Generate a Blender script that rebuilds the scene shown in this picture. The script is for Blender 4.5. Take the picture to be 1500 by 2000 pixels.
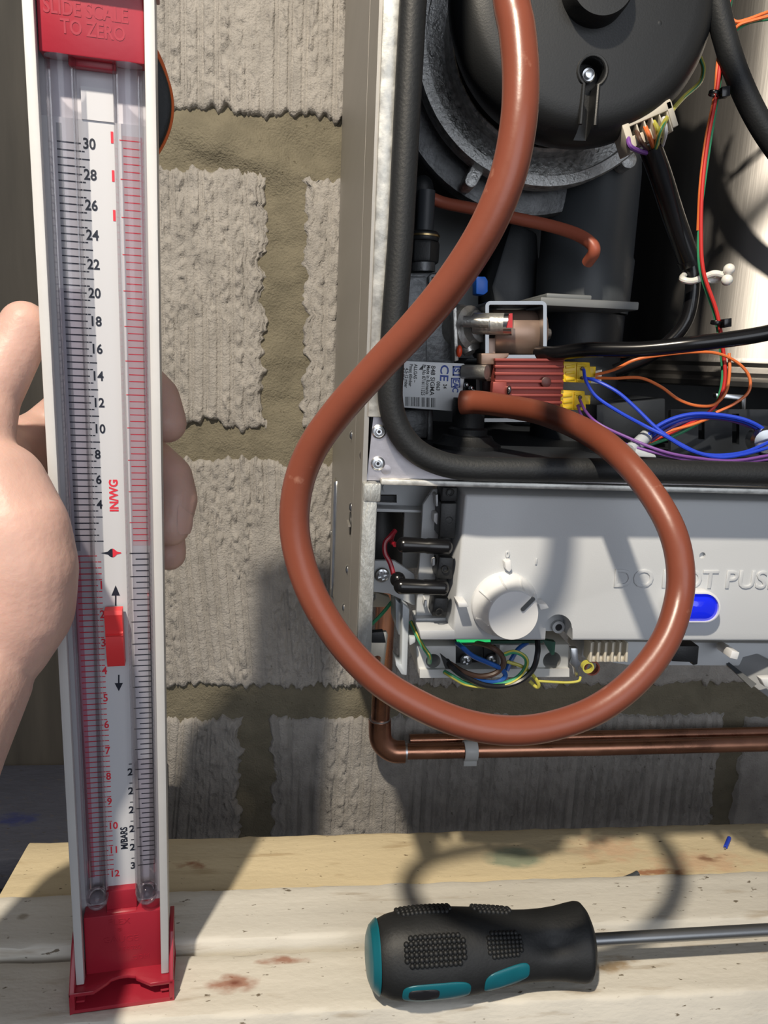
import bpy, bmesh, math, random
import numpy as np
from mathutils import Vector, Matrix, noise as mnoise

for o in list(bpy.data.objects):
    bpy.data.objects.remove(o)
S = bpy.context.scene
COL = S.collection
random.seed(7)
RNG = np.random.default_rng(5)

# ------------------------------------------------------------------ camera
FPX = 1500.0
YAW, PITCH, ROLL = math.radians(6.3), math.radians(11.0), math.radians(2.4)
CF = Vector((math.sin(YAW)*math.cos(PITCH), math.cos(YAW)*math.cos(PITCH), -math.sin(PITCH)))
_r0 = Vector((math.cos(YAW), -math.sin(YAW), 0.0)); _u0 = _r0.cross(CF)
CR = _r0*math.cos(ROLL) + _u0*math.sin(ROLL)
CU = _u0*math.cos(ROLL) - _r0*math.sin(ROLL)
cam_d = bpy.data.cameras.new('camera'); cam = bpy.data.objects.new('camera', cam_d); COL.objects.link(cam)
cam_d.sensor_fit = 'VERTICAL'; cam_d.sensor_height = 36.0; cam_d.lens = FPX/2000*36.0
cam_d.clip_start = 0.01
cam.matrix_world = Matrix((( CR.x, CU.x, -CF.x, 0), (CR.y, CU.y, -CF.y, 0), (CR.z, CU.z, -CF.z, 0), (0, 0, 0, 1)))
S.camera = cam

# ------------------------------------------------------------------ light
S.view_settings.view_transform = 'Standard'
S.view_settings.look = 'None'
S.view_settings.exposure = 0.0
S.view_settings.gamma = 1.0
S.view_settings.use_curve_mapping = False
w = bpy.data.worlds.new('room_ambient'); S.world = w; w.use_nodes = True
w.node_tree.nodes['Background'].inputs[0].default_value = (0.80, 0.85, 1.0, 1)
w.node_tree.nodes['Background'].inputs[1].default_value = 0.17
ld = bpy.data.lights.new('head_torch', 'AREA'); ld.shape = 'DISK'; ld.size = 0.035
ld.energy = 12.5; ld.color = (1.0, 0.89, 0.73)
lo = bpy.data.objects.new('head_torch', ld); COL.objects.link(lo)
LAMP = Vector((-0.20, -0.25, 0.655)); lo.location = LAMP
lo.rotation_euler = (Vector((0.05, 0.42, -0.15)) - LAMP).to_track_quat('-Z', 'Y').to_euler()

wd = bpy.data.lights.new('front_fill', 'AREA'); wd.shape = 'RECTANGLE'; wd.size = 1.5; wd.size_y = 1.2  # added soft cool fill from behind the camera, no window known
wd.energy = 13.0; wd.color = (0.88, 0.93, 1.0)
wo = bpy.data.objects.new('front_fill', wd); COL.objects.link(wo); wo.location = (0.45, -1.7, 0.35)
wo.rotation_euler = (Vector((0.1, 0.5, -0.1)) - wo.location).to_track_quat('-Z', 'Y').to_euler()

# ------------------------------------------------------------------ pixel helpers (1500 x 2000 photo frame -> planes of the room)
def ray(x, y): return CF + CR*((x-750.0)/FPX) + CU*((1000.0-y)/FPX)
def P(x, y, Y):
    d = ray(x, y); return d*(Y/d.y)
def PZ(x, y, Z):
    d = ray(x, y); return d*(Z/d.z)
def mpp(x, y, Y): return P(x, y, Y).dot(CF)/FPX     # metres per pixel there

# ------------------------------------------------------------------ mesh builder
class MB:
    def __init__(s): s.v = []; s.f = []
    def add(s, vs, fs):
        b = len(s.v); s.v += [Vector(v) for v in vs]; s.f += [tuple(i+b for i in f) for f in fs]; return s
    def box(s, x0, x1, y0, y1, z0, z1):
        vs = [(x, y, z) for x in (x0, x1) for y in (y0, y1) for z in (z0, z1)]
        return s.add(vs, [(0,1,3,2),(4,6,7,5),(0,4,5,1),(2,3,7,6),(0,2,6,4),(1,5,7,3)])
    def obox(s, c, ax, ay, az):
        c = Vector(c); vs = [c + Vector(ax)*i + Vector(ay)*j + Vector(az)*k for i in (-1,1) for j in (-1,1) for k in (-1,1)]
        return s.add(vs, [(0,1,3,2),(4,6,7,5),(0,4,5,1),(2,3,7,6),(0,2,6,4),(1,5,7,3)])
    def prism(s, pts, d):
        pts = [Vector(p) for p in pts]; n = len(pts); d = Vector(d)
        nor = Vector((0,0,0))
        for i in range(n): nor += pts[i].cross(pts[(i+1) % n])
        if nor.dot(d) > 0: pts.reverse()
        return s.add(pts + [p+d for p in pts], [tuple(range(n)), tuple(range(2*n-1, n-1, -1))] +
                     [(i, n+i, n+(i+1) % n, (i+1) % n) for i in range(n)])
    def slab(s, px, Y, th, ox=0, oz=0):                # pixel outline at depth Y, extruded back by th
        return s.prism([P(a, b, Y) for a, b in px], (0, th, 0))
    def slabc(s, px, Y, lead, th):                     # cutter: outline at Y, starting lead in front of it
        return s.prism([P(a, b, Y)-Vector((0,lead,0)) for a, b in px], (0, th, 0))
    def tube(s, pts, rad, n=12, cap=True, flat=None):
        pts = [Vector(p) for p in pts]; m = len(pts)
        if not hasattr(rad, '__len__'): rad = [rad]*m
        b = len(s.v); up = None
        for i, p in enumerate(pts):
            t = (pts[min(i+1, m-1)] - pts[max(i-1, 0)]).normalized()
            if up is None:
                up = t.orthogonal().normalized()
            up = (up - t*up.dot(t)).normalized(); sd = t.cross(up)
            for k in range(n):
                a = 2*math.pi*k/n; s.v.append(p + (up*math.cos(a) + sd*math.sin(a))*rad[i])
        for i in range(m-1):
            for k in range(n):
                s.f.append((b+i*n+k, b+i*n+(k+1) % n, b+(i+1)*n+(k+1) % n, b+(i+1)*n+k))
        if cap:
            s.f.append(tuple(b+k for k in range(n-1, -1, -1))); s.f.append(tuple(b+(m-1)*n+k for k in range(n)))
        return s
    def lathe(s, c, ax, prof, n=48, close=False):      # prof = [(radius, along)], axis ax from c
        c = Vector(c); ax = Vector(ax).normalized(); u = ax.orthogonal().normalized(); w_ = ax.cross(u)
        b = len(s.v); m = len(prof)
        for r, h in prof:
            for k in range(n):
                a = 2*math.pi*k/n; s.v.append(c + ax*h + (u*math.cos(a) + w_*math.sin(a))*r)
        for i in range(m-1 if not close else m):
            j = (i+1) % m
            for k in range(n):
                s.f.append((b+i*n+k, b+i*n+(k+1) % n, b+j*n+(k+1) % n, b+j*n+k))
        if not close:
            s.f.append(tuple(b+k for k in range(n-1, -1, -1))); s.f.append(tuple(b+(m-1)*n+k for k in range(n)))
        return s
    def cyl(s, a, b, r, n=20, r2=None):
        return s.tube([a, b], [r, r if r2 is None else r2], n)
    def ball(s, c, r, n=10, sc=(1,1,1)):
        c = Vector(c); vs = []; fs = []
        for i in range(1, n):
            th = math.pi*i/n
            for k in range(2*n):
                a = math.pi*k/n
                vs.append(c + Vector((math.sin(th)*math.cos(a)*sc[0], math.sin(th)*math.sin(a)*sc[1], math.cos(th)*sc[2]))*r)
        t = len(vs); vs += [c+Vector((0,0,r*sc[2])), c-Vector((0,0,r*sc[2]))]; q = 2*n
        for i in range(n-2):
            for k in range(q): fs.append((i*q+k, (i+1)*q+k, (i+1)*q+(k+1) % q, i*q+(k+1) % q))
        for k in range(q): fs.append((t, k, (k+1) % q)); fs.append((t+1, (n-2)*q+(k+1) % q, (n-2)*q+k))
        return s.add(vs, fs)
    def grid(s, rows):
        n = len(rows[0]); fs = [(i*n+j, i*n+j+1, (i+1)*n+j+1, (i+1)*n+j) for i in range(len(rows)-1) for j in range(n-1)]
        return s.add([p for r in rows for p in r], fs)
    def build(s, name, mat, parent=None, bevel=0, seg=2, smooth=35, label=None, fix=True):
        me = bpy.data.meshes.new(name)
        off = parent.get('_off', (0,0,0)) if parent is not None else (0,0,0)
        off = Vector(off)
        me.from_pydata([v-off for v in s.v], [], s.f)
        if fix or bevel:
            bm = bmesh.new(); bm.from_mesh(me)
            bmesh.ops.remove_doubles(bm, verts=bm.verts, dist=1e-6)
            if fix: bmesh.ops.recalc_face_normals(bm, faces=bm.faces)
            if bevel:
                es = [e for e in bm.edges if e.is_manifold and e.calc_face_angle(0) > math.radians(28)]
                bmesh.ops.bevel(bm, geom=es, offset=bevel, segments=seg, profile=0.5, affect='EDGES', clamp_overlap=True)
            bm.to_mesh(me); bm.free()
        if smooth:
            me.shade_smooth(); me.set_sharp_from_angle(angle=math.radians(smooth))
        o = bpy.data.objects.new(name, me); COL.objects.link(o)
        me.materials.append(M(mat))
        if parent is not None:
            o.parent = parent; o['_off'] = tuple(off)
        if label: o['label'] = label
        return o

def thing(name, loc, label, cat, group=None):
    o = bpy.data.objects.new(name, None); COL.objects.link(o); o.empty_display_size = 0.02
    o.location = loc; o['_off'] = tuple(loc); tag(o, label, cat, group); return o
def tag(o, label, cat, group=None):
    o['label'] = label; o['category'] = cat
    if group: o['group'] = group
    return o
def struct(o, label=None, cat=None):
    o['kind'] = 'structure'
    if label: o['label'] = label
    if cat: o['category'] = cat
    return o

def smooth_path(pts, sub=8):
    pts = [Vector(p) for p in pts]; out = []
    q = [pts[0]*2-pts[1]] + pts + [pts[-1]*2-pts[-2]]
    for i in range(1, len(q)-2):
        a, b, c, d = q[i-1], q[i], q[i+1], q[i+2]
        for k in range(sub):
            t = k/sub
            out.append(0.5*((2*b) + (c-a)*t + (2*a-5*b+4*c-d)*t*t + (3*b-a-3*c+d)*t**3))
    out.append(pts[-1]); return out
def pxpath(pts, sub=8):                                # (px, py, Y) control points
    return smooth_path([P(*p) for p in pts], sub)

def bool_cut(o, mb, selfx=False):
    me = bpy.data.meshes.new('cut'); off = Vector(o.get('_off', (0,0,0)))
    me.from_pydata([v-off for v in mb.v], [], mb.f)
    bm = bmesh.new(); bm.from_mesh(me); bmesh.ops.recalc_face_normals(bm, faces=bm.faces); bm.to_mesh(me); bm.free()
    c = bpy.data.objects.new('cut', me); COL.objects.link(c)
    if o.parent: c.parent = o.parent
    m = o.modifiers.new('b', 'BOOLEAN'); m.object = c; m.operation = 'DIFFERENCE'; m.solver = 'EXACT'; m.use_self = selfx
    bpy.context.view_layer.update()
    dg = bpy.context.evaluated_depsgraph_get()
    nm = bpy.data.meshes.new_from_object(o.evaluated_get(dg))
    o.modifiers.clear(); old = o.data; o.data = nm; nm.name = o.name
    bpy.data.objects.remove(c); bpy.data.meshes.remove(old)
    nm.shade_smooth(); nm.set_sharp_from_angle(angle=math.radians(30))

def text_geo(txt, size, extrude=0.0, align='CENTER', bevel=0.0, bold=0.0, res=3):
    cu = bpy.data.curves.new('t', 'FONT'); cu.body = txt; cu.size = size; cu.extrude = extrude
    cu.align_x = align; cu.align_y = 'CENTER'; cu.bevel_depth = bevel; cu.bevel_resolution = 1; cu.resolution_u = res
    cu.offset = bold
    o = bpy.data.objects.new('t', cu); COL.objects.link(o); bpy.context.view_layer.update()
    me = bpy.data.meshes.new_from_object(o.evaluated_get(bpy.context.evaluated_depsgraph_get()))
    vs = [v.co.copy() for v in me.vertices]; fs = [tuple(p.vertices) for p in me.polygons]
    bpy.data.objects.remove(o); bpy.data.meshes.remove(me); bpy.data.curves.remove(cu)
    return vs, fs
def text_on(mb, txt, org, ex, ey, size, en=None, extrude=0.0, sx=1.0, **k):   # org + ex*x + ey*y
    vs, fs = text_geo(txt, size, extrude, **k); org = Vector(org)
    en = Vector(en) if en is not None else Vector(ex).cross(Vector(ey))
    mb.add([org + Vector(ex)*v.x*sx + Vector(ey)*v.y + en*v.z for v in vs], fs)

# ------------------------------------------------------------------ materials
MATS = {}
def M(n):
    if not isinstance(n, str): return n
    return MATS[n]
def mat(name, col, rough=0.5, metal=0.0, var=0.0, ns=20.0, bump=0.0, bs=200.0, stretch=(1,1,1), spec=0.5, coat=0.0,
        sss=0.0, emit=None, estr=0.0, rvar=0.0, aniso=0.0):
    m = bpy.data.materials.new(name); m.use_nodes = True; MATS[name] = m
    nt = m.node_tree; b = nt.nodes['Principled BSDF']; N = nt.nodes.new; L = nt.links.new
    b.inputs['Roughness'].default_value = rough; b.inputs['Metallic'].default_value = metal
    b.inputs['Specular IOR Level'].default_value = spec; b.inputs['Coat Weight'].default_value = coat
    tc = N('ShaderNodeTexCoord'); mp = N('ShaderNodeMapping'); mp.inputs['Scale'].default_value = stretch
    L(tc.outputs['Object'], mp.inputs['Vector'])
    no = N('ShaderNodeTexNoise'); no.inputs['Scale'].default_value = ns; no.inputs['Detail'].default_value = 6
    L(mp.outputs[0], no.inputs['Vector'])
    cr = N('ShaderNodeValToRGB'); cr.color_ramp.elements[0].position = 0.3; cr.color_ramp.elements[1].position = 0.7
    cr.color_ramp.elements[0].color = tuple(c*(1-var) for c in col)+(1,)
    cr.color_ramp.elements[1].color = tuple(min(1, c*(1+var)) for c in col)+(1,)
    L(no.outputs['Fac'], cr.inputs['Fac']); L(cr.outputs['Color'], b.inputs['Base Color'])
    if rvar:
        mr = N('ShaderNodeMapRange'); mr.inputs['From Min'].default_value = .3; mr.inputs['From Max'].default_value = .7
        mr.inputs['To Min'].default_value = max(.02, rough-rvar); mr.inputs['To Max'].default_value = min(1, rough+rvar)
        L(no.outputs['Fac'], mr.inputs['Value']); L(mr.outputs[0], b.inputs['Roughness'])
    if bump:
        n2 = N('ShaderNodeTexNoise'); n2.inputs['Scale'].default_value = bs; n2.inputs['Detail'].default_value = 4
        L(mp.outputs[0], n2.inputs['Vector'])
        bp = N('ShaderNodeBump'); bp.inputs['Strength'].default_value = bump; bp.inputs['Distance'].default_value = 0.001
        L(n2.outputs['Fac'], bp.inputs['Height']); L(bp.outputs[0], b.inputs['Normal'])
    if sss:
        b.inputs['Subsurface Weight'].default_value = sss; b.inputs['Subsurface Radius'].default_value = (0.012, 0.004, 0.002)
        b.inputs['Subsurface Scale'].default_value = 0.35
    if emit:
        b.inputs['Emission Color'].default_value = tuple(emit)+(1,); b.inputs['Emission Strength'].default_value = estr
    return m

mat('black_rubber', (0.011,0.0125,0.014), .55, var=.2, bump=.15, bs=900)
mat('black_plastic', (0.014,0.015,0.016), .46, var=.15, bump=.08, bs=1200)
mat('black_gloss', (0.006,0.006,0.007), .22, spec=.5)
mat('dark_paint', (0.035,0.040,0.047), .5, var=.2, bump=.1, bs=400)
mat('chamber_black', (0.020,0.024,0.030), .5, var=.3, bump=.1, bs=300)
mat('dark_grey_plastic', (0.055,0.063,0.072), .5, var=.12, bump=.05, bs=600)
mat('mid_grey_plastic', (0.16,0.17,0.175), .5, var=.06)
mat('panel_grey', (0.56,0.58,0.60), .42, var=.02, bump=.05, bs=1500)
mat('knob_white', (0.74,0.75,0.76), .36, var=.015)
mat('white_plastic', (0.66,0.67,0.66), .4, var=.04)
mat('clear_grey_plastic', (0.50,0.54,0.58), .25, var=.05)
mat('cream_plastic', (0.62,0.57,0.47), .45, var=.05)
mat('nylon_white', (0.80,0.79,0.75), .3, var=.03, sss=.3)
mat('galvanised', (0.60,0.60,0.57), .42, .55, var=.28, ns=260, bump=.12, bs=500, rvar=.1)
mat('side_steel', (0.36,0.345,0.32), .46, .6, var=.05, ns=30, bump=.05, bs=200, stretch=(1,.15,1.5))
mat('edge_steel', (0.46,0.47,0.45), .50, .6, var=.15, ns=400, bump=.5, bs=900, stretch=(1,1,.35))
mat('flange_steel', (0.40,0.38,0.40), .42, .9, var=.12, ns=60, bump=.06, bs=400)
mat('chrome', (0.50,0.51,0.52), .22, 1.0, var=.08, ns=80)
mat('bright_steel', (0.62,0.63,0.64), .28, 1.0, var=.12, ns=120)
mat('cast_alu', (0.50,0.50,0.49), .42, .75, var=.35, ns=330, bump=.6, bs=500, rvar=.15)
mat('cast_dark', (0.16,0.165,0.17), .5, .85, var=.2, ns=200, bump=.35, bs=500)
mat('valve_alu', (0.13,0.135,0.14), .46, .7, var=.25, ns=110, bump=.35, bs=350)
mat('die_cast', (0.50,0.49,0.46), .36, .75, var=.2, ns=220, bump=.2, bs=600)
mat('coil_brown', (0.30,0.21,0.165), .38, .45, var=.06)
mat('anod_red', (0.30,0.062,0.050), .42, .35, var=.08)
mat('yellow_plastic', (0.86,0.58,0.015), .4, var=.05)
mat('copper', (0.52,0.255,0.165), .30, 1.0, var=.22, ns=35, bump=.05, bs=200, rvar=.12)
mat('solder', (0.6,0.6,0.62), .35, 1.0, var=.2, ns=200)
mat('thin_hose', (0.36,0.095,0.055), .42, var=.1)
mat('w_red', (0.62,0.035,0.030), .38); mat('w_green', (0.05,0.33,0.16), .38); mat('w_orange', (0.82,0.20,0.055), .38)
mat('w_blue', (0.02,0.065,0.62), .36); mat('w_purple', (0.20,0.075,0.33), .38); mat('w_brown', (0.085,0.045,0.03), .4)
mat('w_yellow', (0.52,0.48,0.08), .38); mat('w_white', (0.75,0.75,0.75), .38); mat('w_black', (0.008,0.009,0.012), .35)
mat('w_mblue', (0.015,0.09,0.36), .36); mat('w_darkred', (0.30,0.012,0.025), .35)
mat('blue_plastic', (0.02,0.16,0.72), .4); mat('red_paint', (0.50,0.012,0.012), .35); mat('red_orange', (0.75,0.07,0.02), .35)
mat('label_white', (0.74,0.76,0.78), .4); mat('ink_black', (0.012,0.012,0.016), .5); mat('ink_blue', (0.01,0.05,0.32), .5)
mat('ink_red', (0.72,0.035,0.06), .5); mat('ink_navy', (0.012,0.016,0.03), .5)
mat('pink_tint', (0.60,0.475,0.50), .5); mat('grey_tint', (0.33,0.35,0.37), .5); mat('rose_tint', (0.56,0.25,0.32), .5)
mat('button_blue', (0.004,0.012,0.55), .12, coat=.8, emit=(0.008,0.03,1.0), estr=.35)
mat('led_green', (0.02,0.5,0.12), .3, emit=(0.05,1.0,0.28), estr=.45)
mat('pcb_green', (0.012,0.06,0.04), .4)
mat('rail_white', (0.60,0.60,0.60), .33, var=.03, ns=40, bump=.05, bs=300)
mat('rail_inner', (0.60,0.60,0.64), .35)
mat('card_white', (0.60,0.61,0.645), .45)
mat('gauge_red', (0.36,0.018,0.036), .36, var=.05, bump=.04, bs=500)
mat('slider_red', (0.78,0.045,0.05), .5)
mat('orange_rubber', (0.72,0.14,0.03), .45)
mat('skin', (0.60,0.385,0.325), .48, var=.12, ns=45, bump=.22, bs=420, sss=.30)
mat('nail', (0.66,0.42,0.36), .28, sss=.2)
mat('driver_black', (0.012,0.013,0.014), .55, var=.3, ns=60, bump=.12, bs=700)
mat('driver_teal', (0.006,0.13,0.17), .32, var=.05)
mat('shaft_steel', (0.30,0.31,0.32), .36, .9, var=.05)
mat('brass', (0.45,0.33,0.16), .35, 1.0, var=.1); mat('anod_dark', (0.07,0.02,0.018), .45)
mat('stainless', (0.25,0.24,0.23), .42, 1.0, var=.2, ns=26, bump=.05, bs=500, stretch=(1,1,.05), rvar=.08)
mat('cream_steel', (0.50,0.46,0.38), .42, .6, var=.08); mat('hinge_grey', (0.30,0.31,0.32), .35, var=.03)
mat('tube_grey', (0.36,0.33,0.37), .3)
mat('bracket_steel', (0.26,0.265,0.27), .3, 1.0, var=.1)
mat('floor_concrete', (0.10,0.095,0.09), .8, var=.2, bump=.3, bs=60)
mat('dark_board', (0.030,0.027,0.023), .75, var=.35, ns=60, bump=.3, bs=120, stretch=(1,1,.12))

def nodes_of(name):
    m = MATS[name]; nt = m.node_tree; return nt, nt.nodes, nt.links, nt.nodes['Principled BSDF']

def clear_mat(name, tint=(1,1,1), gl=0.10, rough=0.05, cap=0.4):
    m = bpy.data.materials.new(name); m.use_nodes = True; MATS[name] = m
    nt = m.node_tree; nt.nodes.clear(); N = nt.nodes.new; L = nt.links.new
    out = N('ShaderNodeOutputMaterial'); mx = N('ShaderNodeMixShader'); t = N('ShaderNodeBsdfTransparent'); g = N('ShaderNodeBsdfGlossy')
    t.inputs[0].default_value = tuple(tint)+(1,); g.inputs['Roughness'].default_value = rough
    fr = N('ShaderNodeLayerWeight'); fr.inputs['Blend'].default_value = gl
    cl = N('ShaderNodeMath'); cl.operation = 'MULTIPLY'; cl.inputs[1].default_value = cap; L(fr.outputs['Fresnel'], cl.inputs[0]); L(cl.outputs[0], mx.inputs[0]); L(t.outputs[0], mx.inputs[1]); L(g.outputs[0], mx.inputs[2]); L(mx.outputs[0], out.inputs[0])
clear_mat('clear_tube', (0.96,0.95,0.965), .32, .10, .55)
clear_mat('gauge_fluid', (0.95,0.94,0.955), .05, .05, .15)

def stain_mat(name, base, dark, spots, ns, stretch, rough=.7, bump=.5, org=(.2,.38)):
    """painted timber: grain + dirt specks + stains of given colour at object-space spots (x, y, rx, ry, colour)"""
    m = mat(name, base, rough, var=.0, bump=0); nt, nd, L_, b = nodes_of(name); N = nd.new; L = nt.links.new
    tc = N('ShaderNodeTexCoord')
    def noi(scale, st, det=6):
        mp = N('ShaderNodeMapping'); mp.inputs['Scale'].default_value = st; L(tc.outputs['Object'], mp.inputs[0])
        n = N('ShaderNodeTexNoise'); n.inputs['Scale'].default_value = scale; n.inputs['Detail'].default_value = det; L(mp.outputs[0], n.inputs['Vector']); return n.outputs['Fac']
    def ramp(f, a, b_):
        r = N('ShaderNodeMapRange'); r.inputs['From Min'].default_value = a; r.inputs['From Max'].default_value = b_; r.clamp = True; L(f, r.inputs['Value']); return r.outputs[0]
    def mix(c1, c2, f):
        x = N('ShaderNodeMix'); x.data_type = 'RGBA'; L(f, x.inputs[0])
        if isinstance(c1, tuple): x.inputs[6].default_value = c1+(1,)
        else: L(c1, x.inputs[6])
        if isinstance(c2, tuple): x.inputs[7].default_value = c2+(1,)
        else: L(c2, x.inputs[7])
        return x.outputs[2]
    def mul(f, v):
        x = N('ShaderNodeMath'); x.operation = 'MULTIPLY'; L(f, x.inputs[0])
        if isinstance(v, float): x.inputs[1].default_value = v
        else: L(v, x.inputs[1])
        return x.outputs[0]
    c = mix(base, tuple(k*.86 for k in base), ramp(noi(ns, stretch), .42, .66))
    c = mix(c, dark, mul(ramp(noi(ns*3.5, (stretch[0]*1.5, 1, 1), 8), .60, .72), .6))
    c = mix(c, tuple(k*.45 for k in dark), ramp(noi(330, (.5,1,1), 3), .68, .73))
    for (sx, sy, rx, ry, scol, thr) in spots:
        mp = N('ShaderNodeMapping'); mp.vector_type = 'POINT'
        mp.inputs['Location'].default_value = (-(sx-org[0])/rx, -(sy-org[1])/ry, 0); mp.inputs['Scale'].default_value = (1/rx, 1/ry, 0)
        L(tc.outputs['Object'], mp.inputs[0])
        g = N('ShaderNodeTexGradient'); g.gradient_type = 'SPHERICAL'; L(mp.outputs[0], g.inputs[0])
        c = mix(c, scol, mul(ramp(mul(g.outputs['Fac'], noi(160, (.6,1,1), 6)), thr, thr+.2), .75))
    L(c, b.inputs['Base Color'])
    bp = N('ShaderNodeBump'); bp.inputs['Strength'].default_value = bump; bp.inputs['Distance'].default_value = .0015
    ad = N('ShaderNodeMath'); ad.operation = 'ADD'; L(noi(ns*1.6, stretch, 8), ad.inputs[0]); L(mul(noi(300, (.6,1,1), 4), .5), ad.inputs[1])
    L(ad.outputs[0], bp.inputs['Height']); L(bp.outputs[0], b.inputs['Normal'])
RUST = (0.30,0.075,0.02); PINKB = (0.68,0.46,0.29)
stain_mat('wood_back', (0.74,0.62,0.40), (0.42,0.30,0.16), [(.137,.418,.024,.013,(0.22,0.30,0.22),.04), (.2,.425,.05,.03,PINKB,.22),
          (.255,.408,.07,.02,PINKB,.2), (.22,.400,.05,.008,RUST,.25), (-.06,.42,.03,.01,RUST,.3), (.262,.412,.016,.008,(0.20,.08,.04),.25)], 40, (.12,1,1))
stain_mat('wood_mid', (0.71,0.68,0.605), (0.40,0.33,0.24), [(-.142,.375,.006,.005,(0.3,.25,.18),.2)], 45, (.10,1,1), bump=.4)
stain_mat('wood_front', (0.73,0.69,0.60), (0.40,0.32,0.22), [(-.028,.329,.022,.010,RUST,.16), (-.028,.329,.012,.006,(0.16,.03,.01),.3),
          (-.005,.343,.03,.006,RUST,.24), (.165,.330,.03,.012,(0.38,.24,.10),.25)], 42, (.12,1,1), bump=.45)
stain_mat('blue_board', (0.030,0.034,0.052), (0.045,0.04,0.04), [(-.19,.50,.03,.015,(0.006,.012,.07),.2), (-.20,.46,.02,.012,(0.01,.04,.08),.2),
          (-.185,.43,.012,.01,(0.01,.02,.08),.15), (-.215,.52,.012,.008,(.5,.52,.55),.3)], 60, (.5,1,1), bump=.5, org=(0,0))

# scuffed brown test hose
mat('brown_hose', (0.205,0.056,0.031), .36, var=.10, ns=14, bump=.06, bs=300, rvar=.08)
nt, nd, L_, b = nodes_of('brown_hose')
tc = nd.new('ShaderNodeTexCoord'); n1 = nd.new('ShaderNodeTexNoise'); n1.inputs['Scale'].default_value = 75; n1.inputs['Detail'].default_value = 7
nt.links.new(tc.outputs['Object'], n1.inputs['Vector'])
r1 = nd.new('ShaderNodeMapRange'); r1.inputs['From Min'].default_value = .68; r1.inputs['From Max'].default_value = .76; nt.links.new(n1.outputs['Fac'], r1.inputs['Value'])
mx = nd.new('ShaderNodeMix'); mx.data_type = 'RGBA'; mx.inputs[7].default_value = (0.46,0.24,0.17,1)
old = b.inputs['Base Color'].links[0].from_socket
nt.links.new(r1.outputs[0], mx.inputs[0]); nt.links.new(old, mx.inputs[6])
n3 = nd.new('ShaderNodeTexNoise'); n3.inputs['Scale'].default_value = 38; n3.inputs['Detail'].default_value = 3; nt.links.new(tc.outputs['Object'], n3.inputs['Vector'])
r3 = nd.new('ShaderNodeMapRange'); r3.inputs['From Min'].default_value = .735; r3.inputs['From Max'].default_value = .76; nt.links.new(n3.outputs['Fac'], r3.inputs['Value'])
mx2 = nd.new('ShaderNodeMix'); mx2.data_type = 'RGBA'; mx2.inputs[7].default_value = (0.03,0.012,0.01,1)
nt.links.new(r3.outputs[0], mx2.inputs[0]); nt.links.new(mx.outputs[2], mx2.inputs[6]); nt.links.new(mx2.outputs[2], b.inputs['Base Color'])

# aerated block, mortar
def wall_mat(name, col, dark, s1, s2, bump, pit):
    mat(name, col, .9, spec=.2); nt, nd, L_, b = nodes_of(name); N = nd.new; L = nt.links.new
    tc = N('ShaderNodeTexCoord')
    def noi(s, d=5, st=(1,1,1)):
        mp = N('ShaderNodeMapping'); mp.inputs['Scale'].default_value = st; L(tc.outputs['Object'], mp.inputs[0])
        n = N('ShaderNodeTexNoise'); n.inputs['Scale'].default_value = s; n.inputs['Detail'].default_value = d; L(mp.outputs[0], n.inputs['Vector']); return n.outputs['Fac']
    cr = N('ShaderNodeValToRGB'); cr.color_ramp.elements[0].position = .32; cr.color_ramp.elements[1].position = .62
    cr.color_ramp.elements[0].color = tuple(c*.80 for c in col)+(1,); cr.color_ramp.elements[1].color = tuple(col)+(1,)
    L(noi(s1), cr.inputs[0])
    r = N('ShaderNodeMapRange'); r.inputs['From Min'].default_value = pit; r.inputs['From Max'].default_value = pit+.06; L(noi(s2, 2), r.inputs['Value'])
    mx = N('ShaderNodeMix'); mx.data_type = 'RGBA'; mx.inputs[7].default_value = tuple(dark)+(1,); L(cr.outputs[0], mx.inputs[6]); L(r.outputs[0], mx.inputs[0])
    L(mx.outputs[2], b.inputs['Base Color'])
    ad = N('ShaderNodeMath'); ad.operation = 'ADD'; L(noi(260, 6), ad.inputs[0]); L(noi(700, 3), ad.inputs[1])
    bp = N('ShaderNodeBump'); bp.inputs['Strength'].default_value = bump; bp.inputs['Distance'].default_value = .003
    L(ad.outputs[0], bp.inputs['Height']); L(bp.outputs[0], b.inputs['Normal'])
wall_mat('block', (0.41,0.387,0.36), (0.20,0.185,0.165), 70, 190, .5, .715)
wall_mat('mortar', (0.215,0.193,0.14), (0.11,0.095,0.065), 60, 300, .5, .70)

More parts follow.
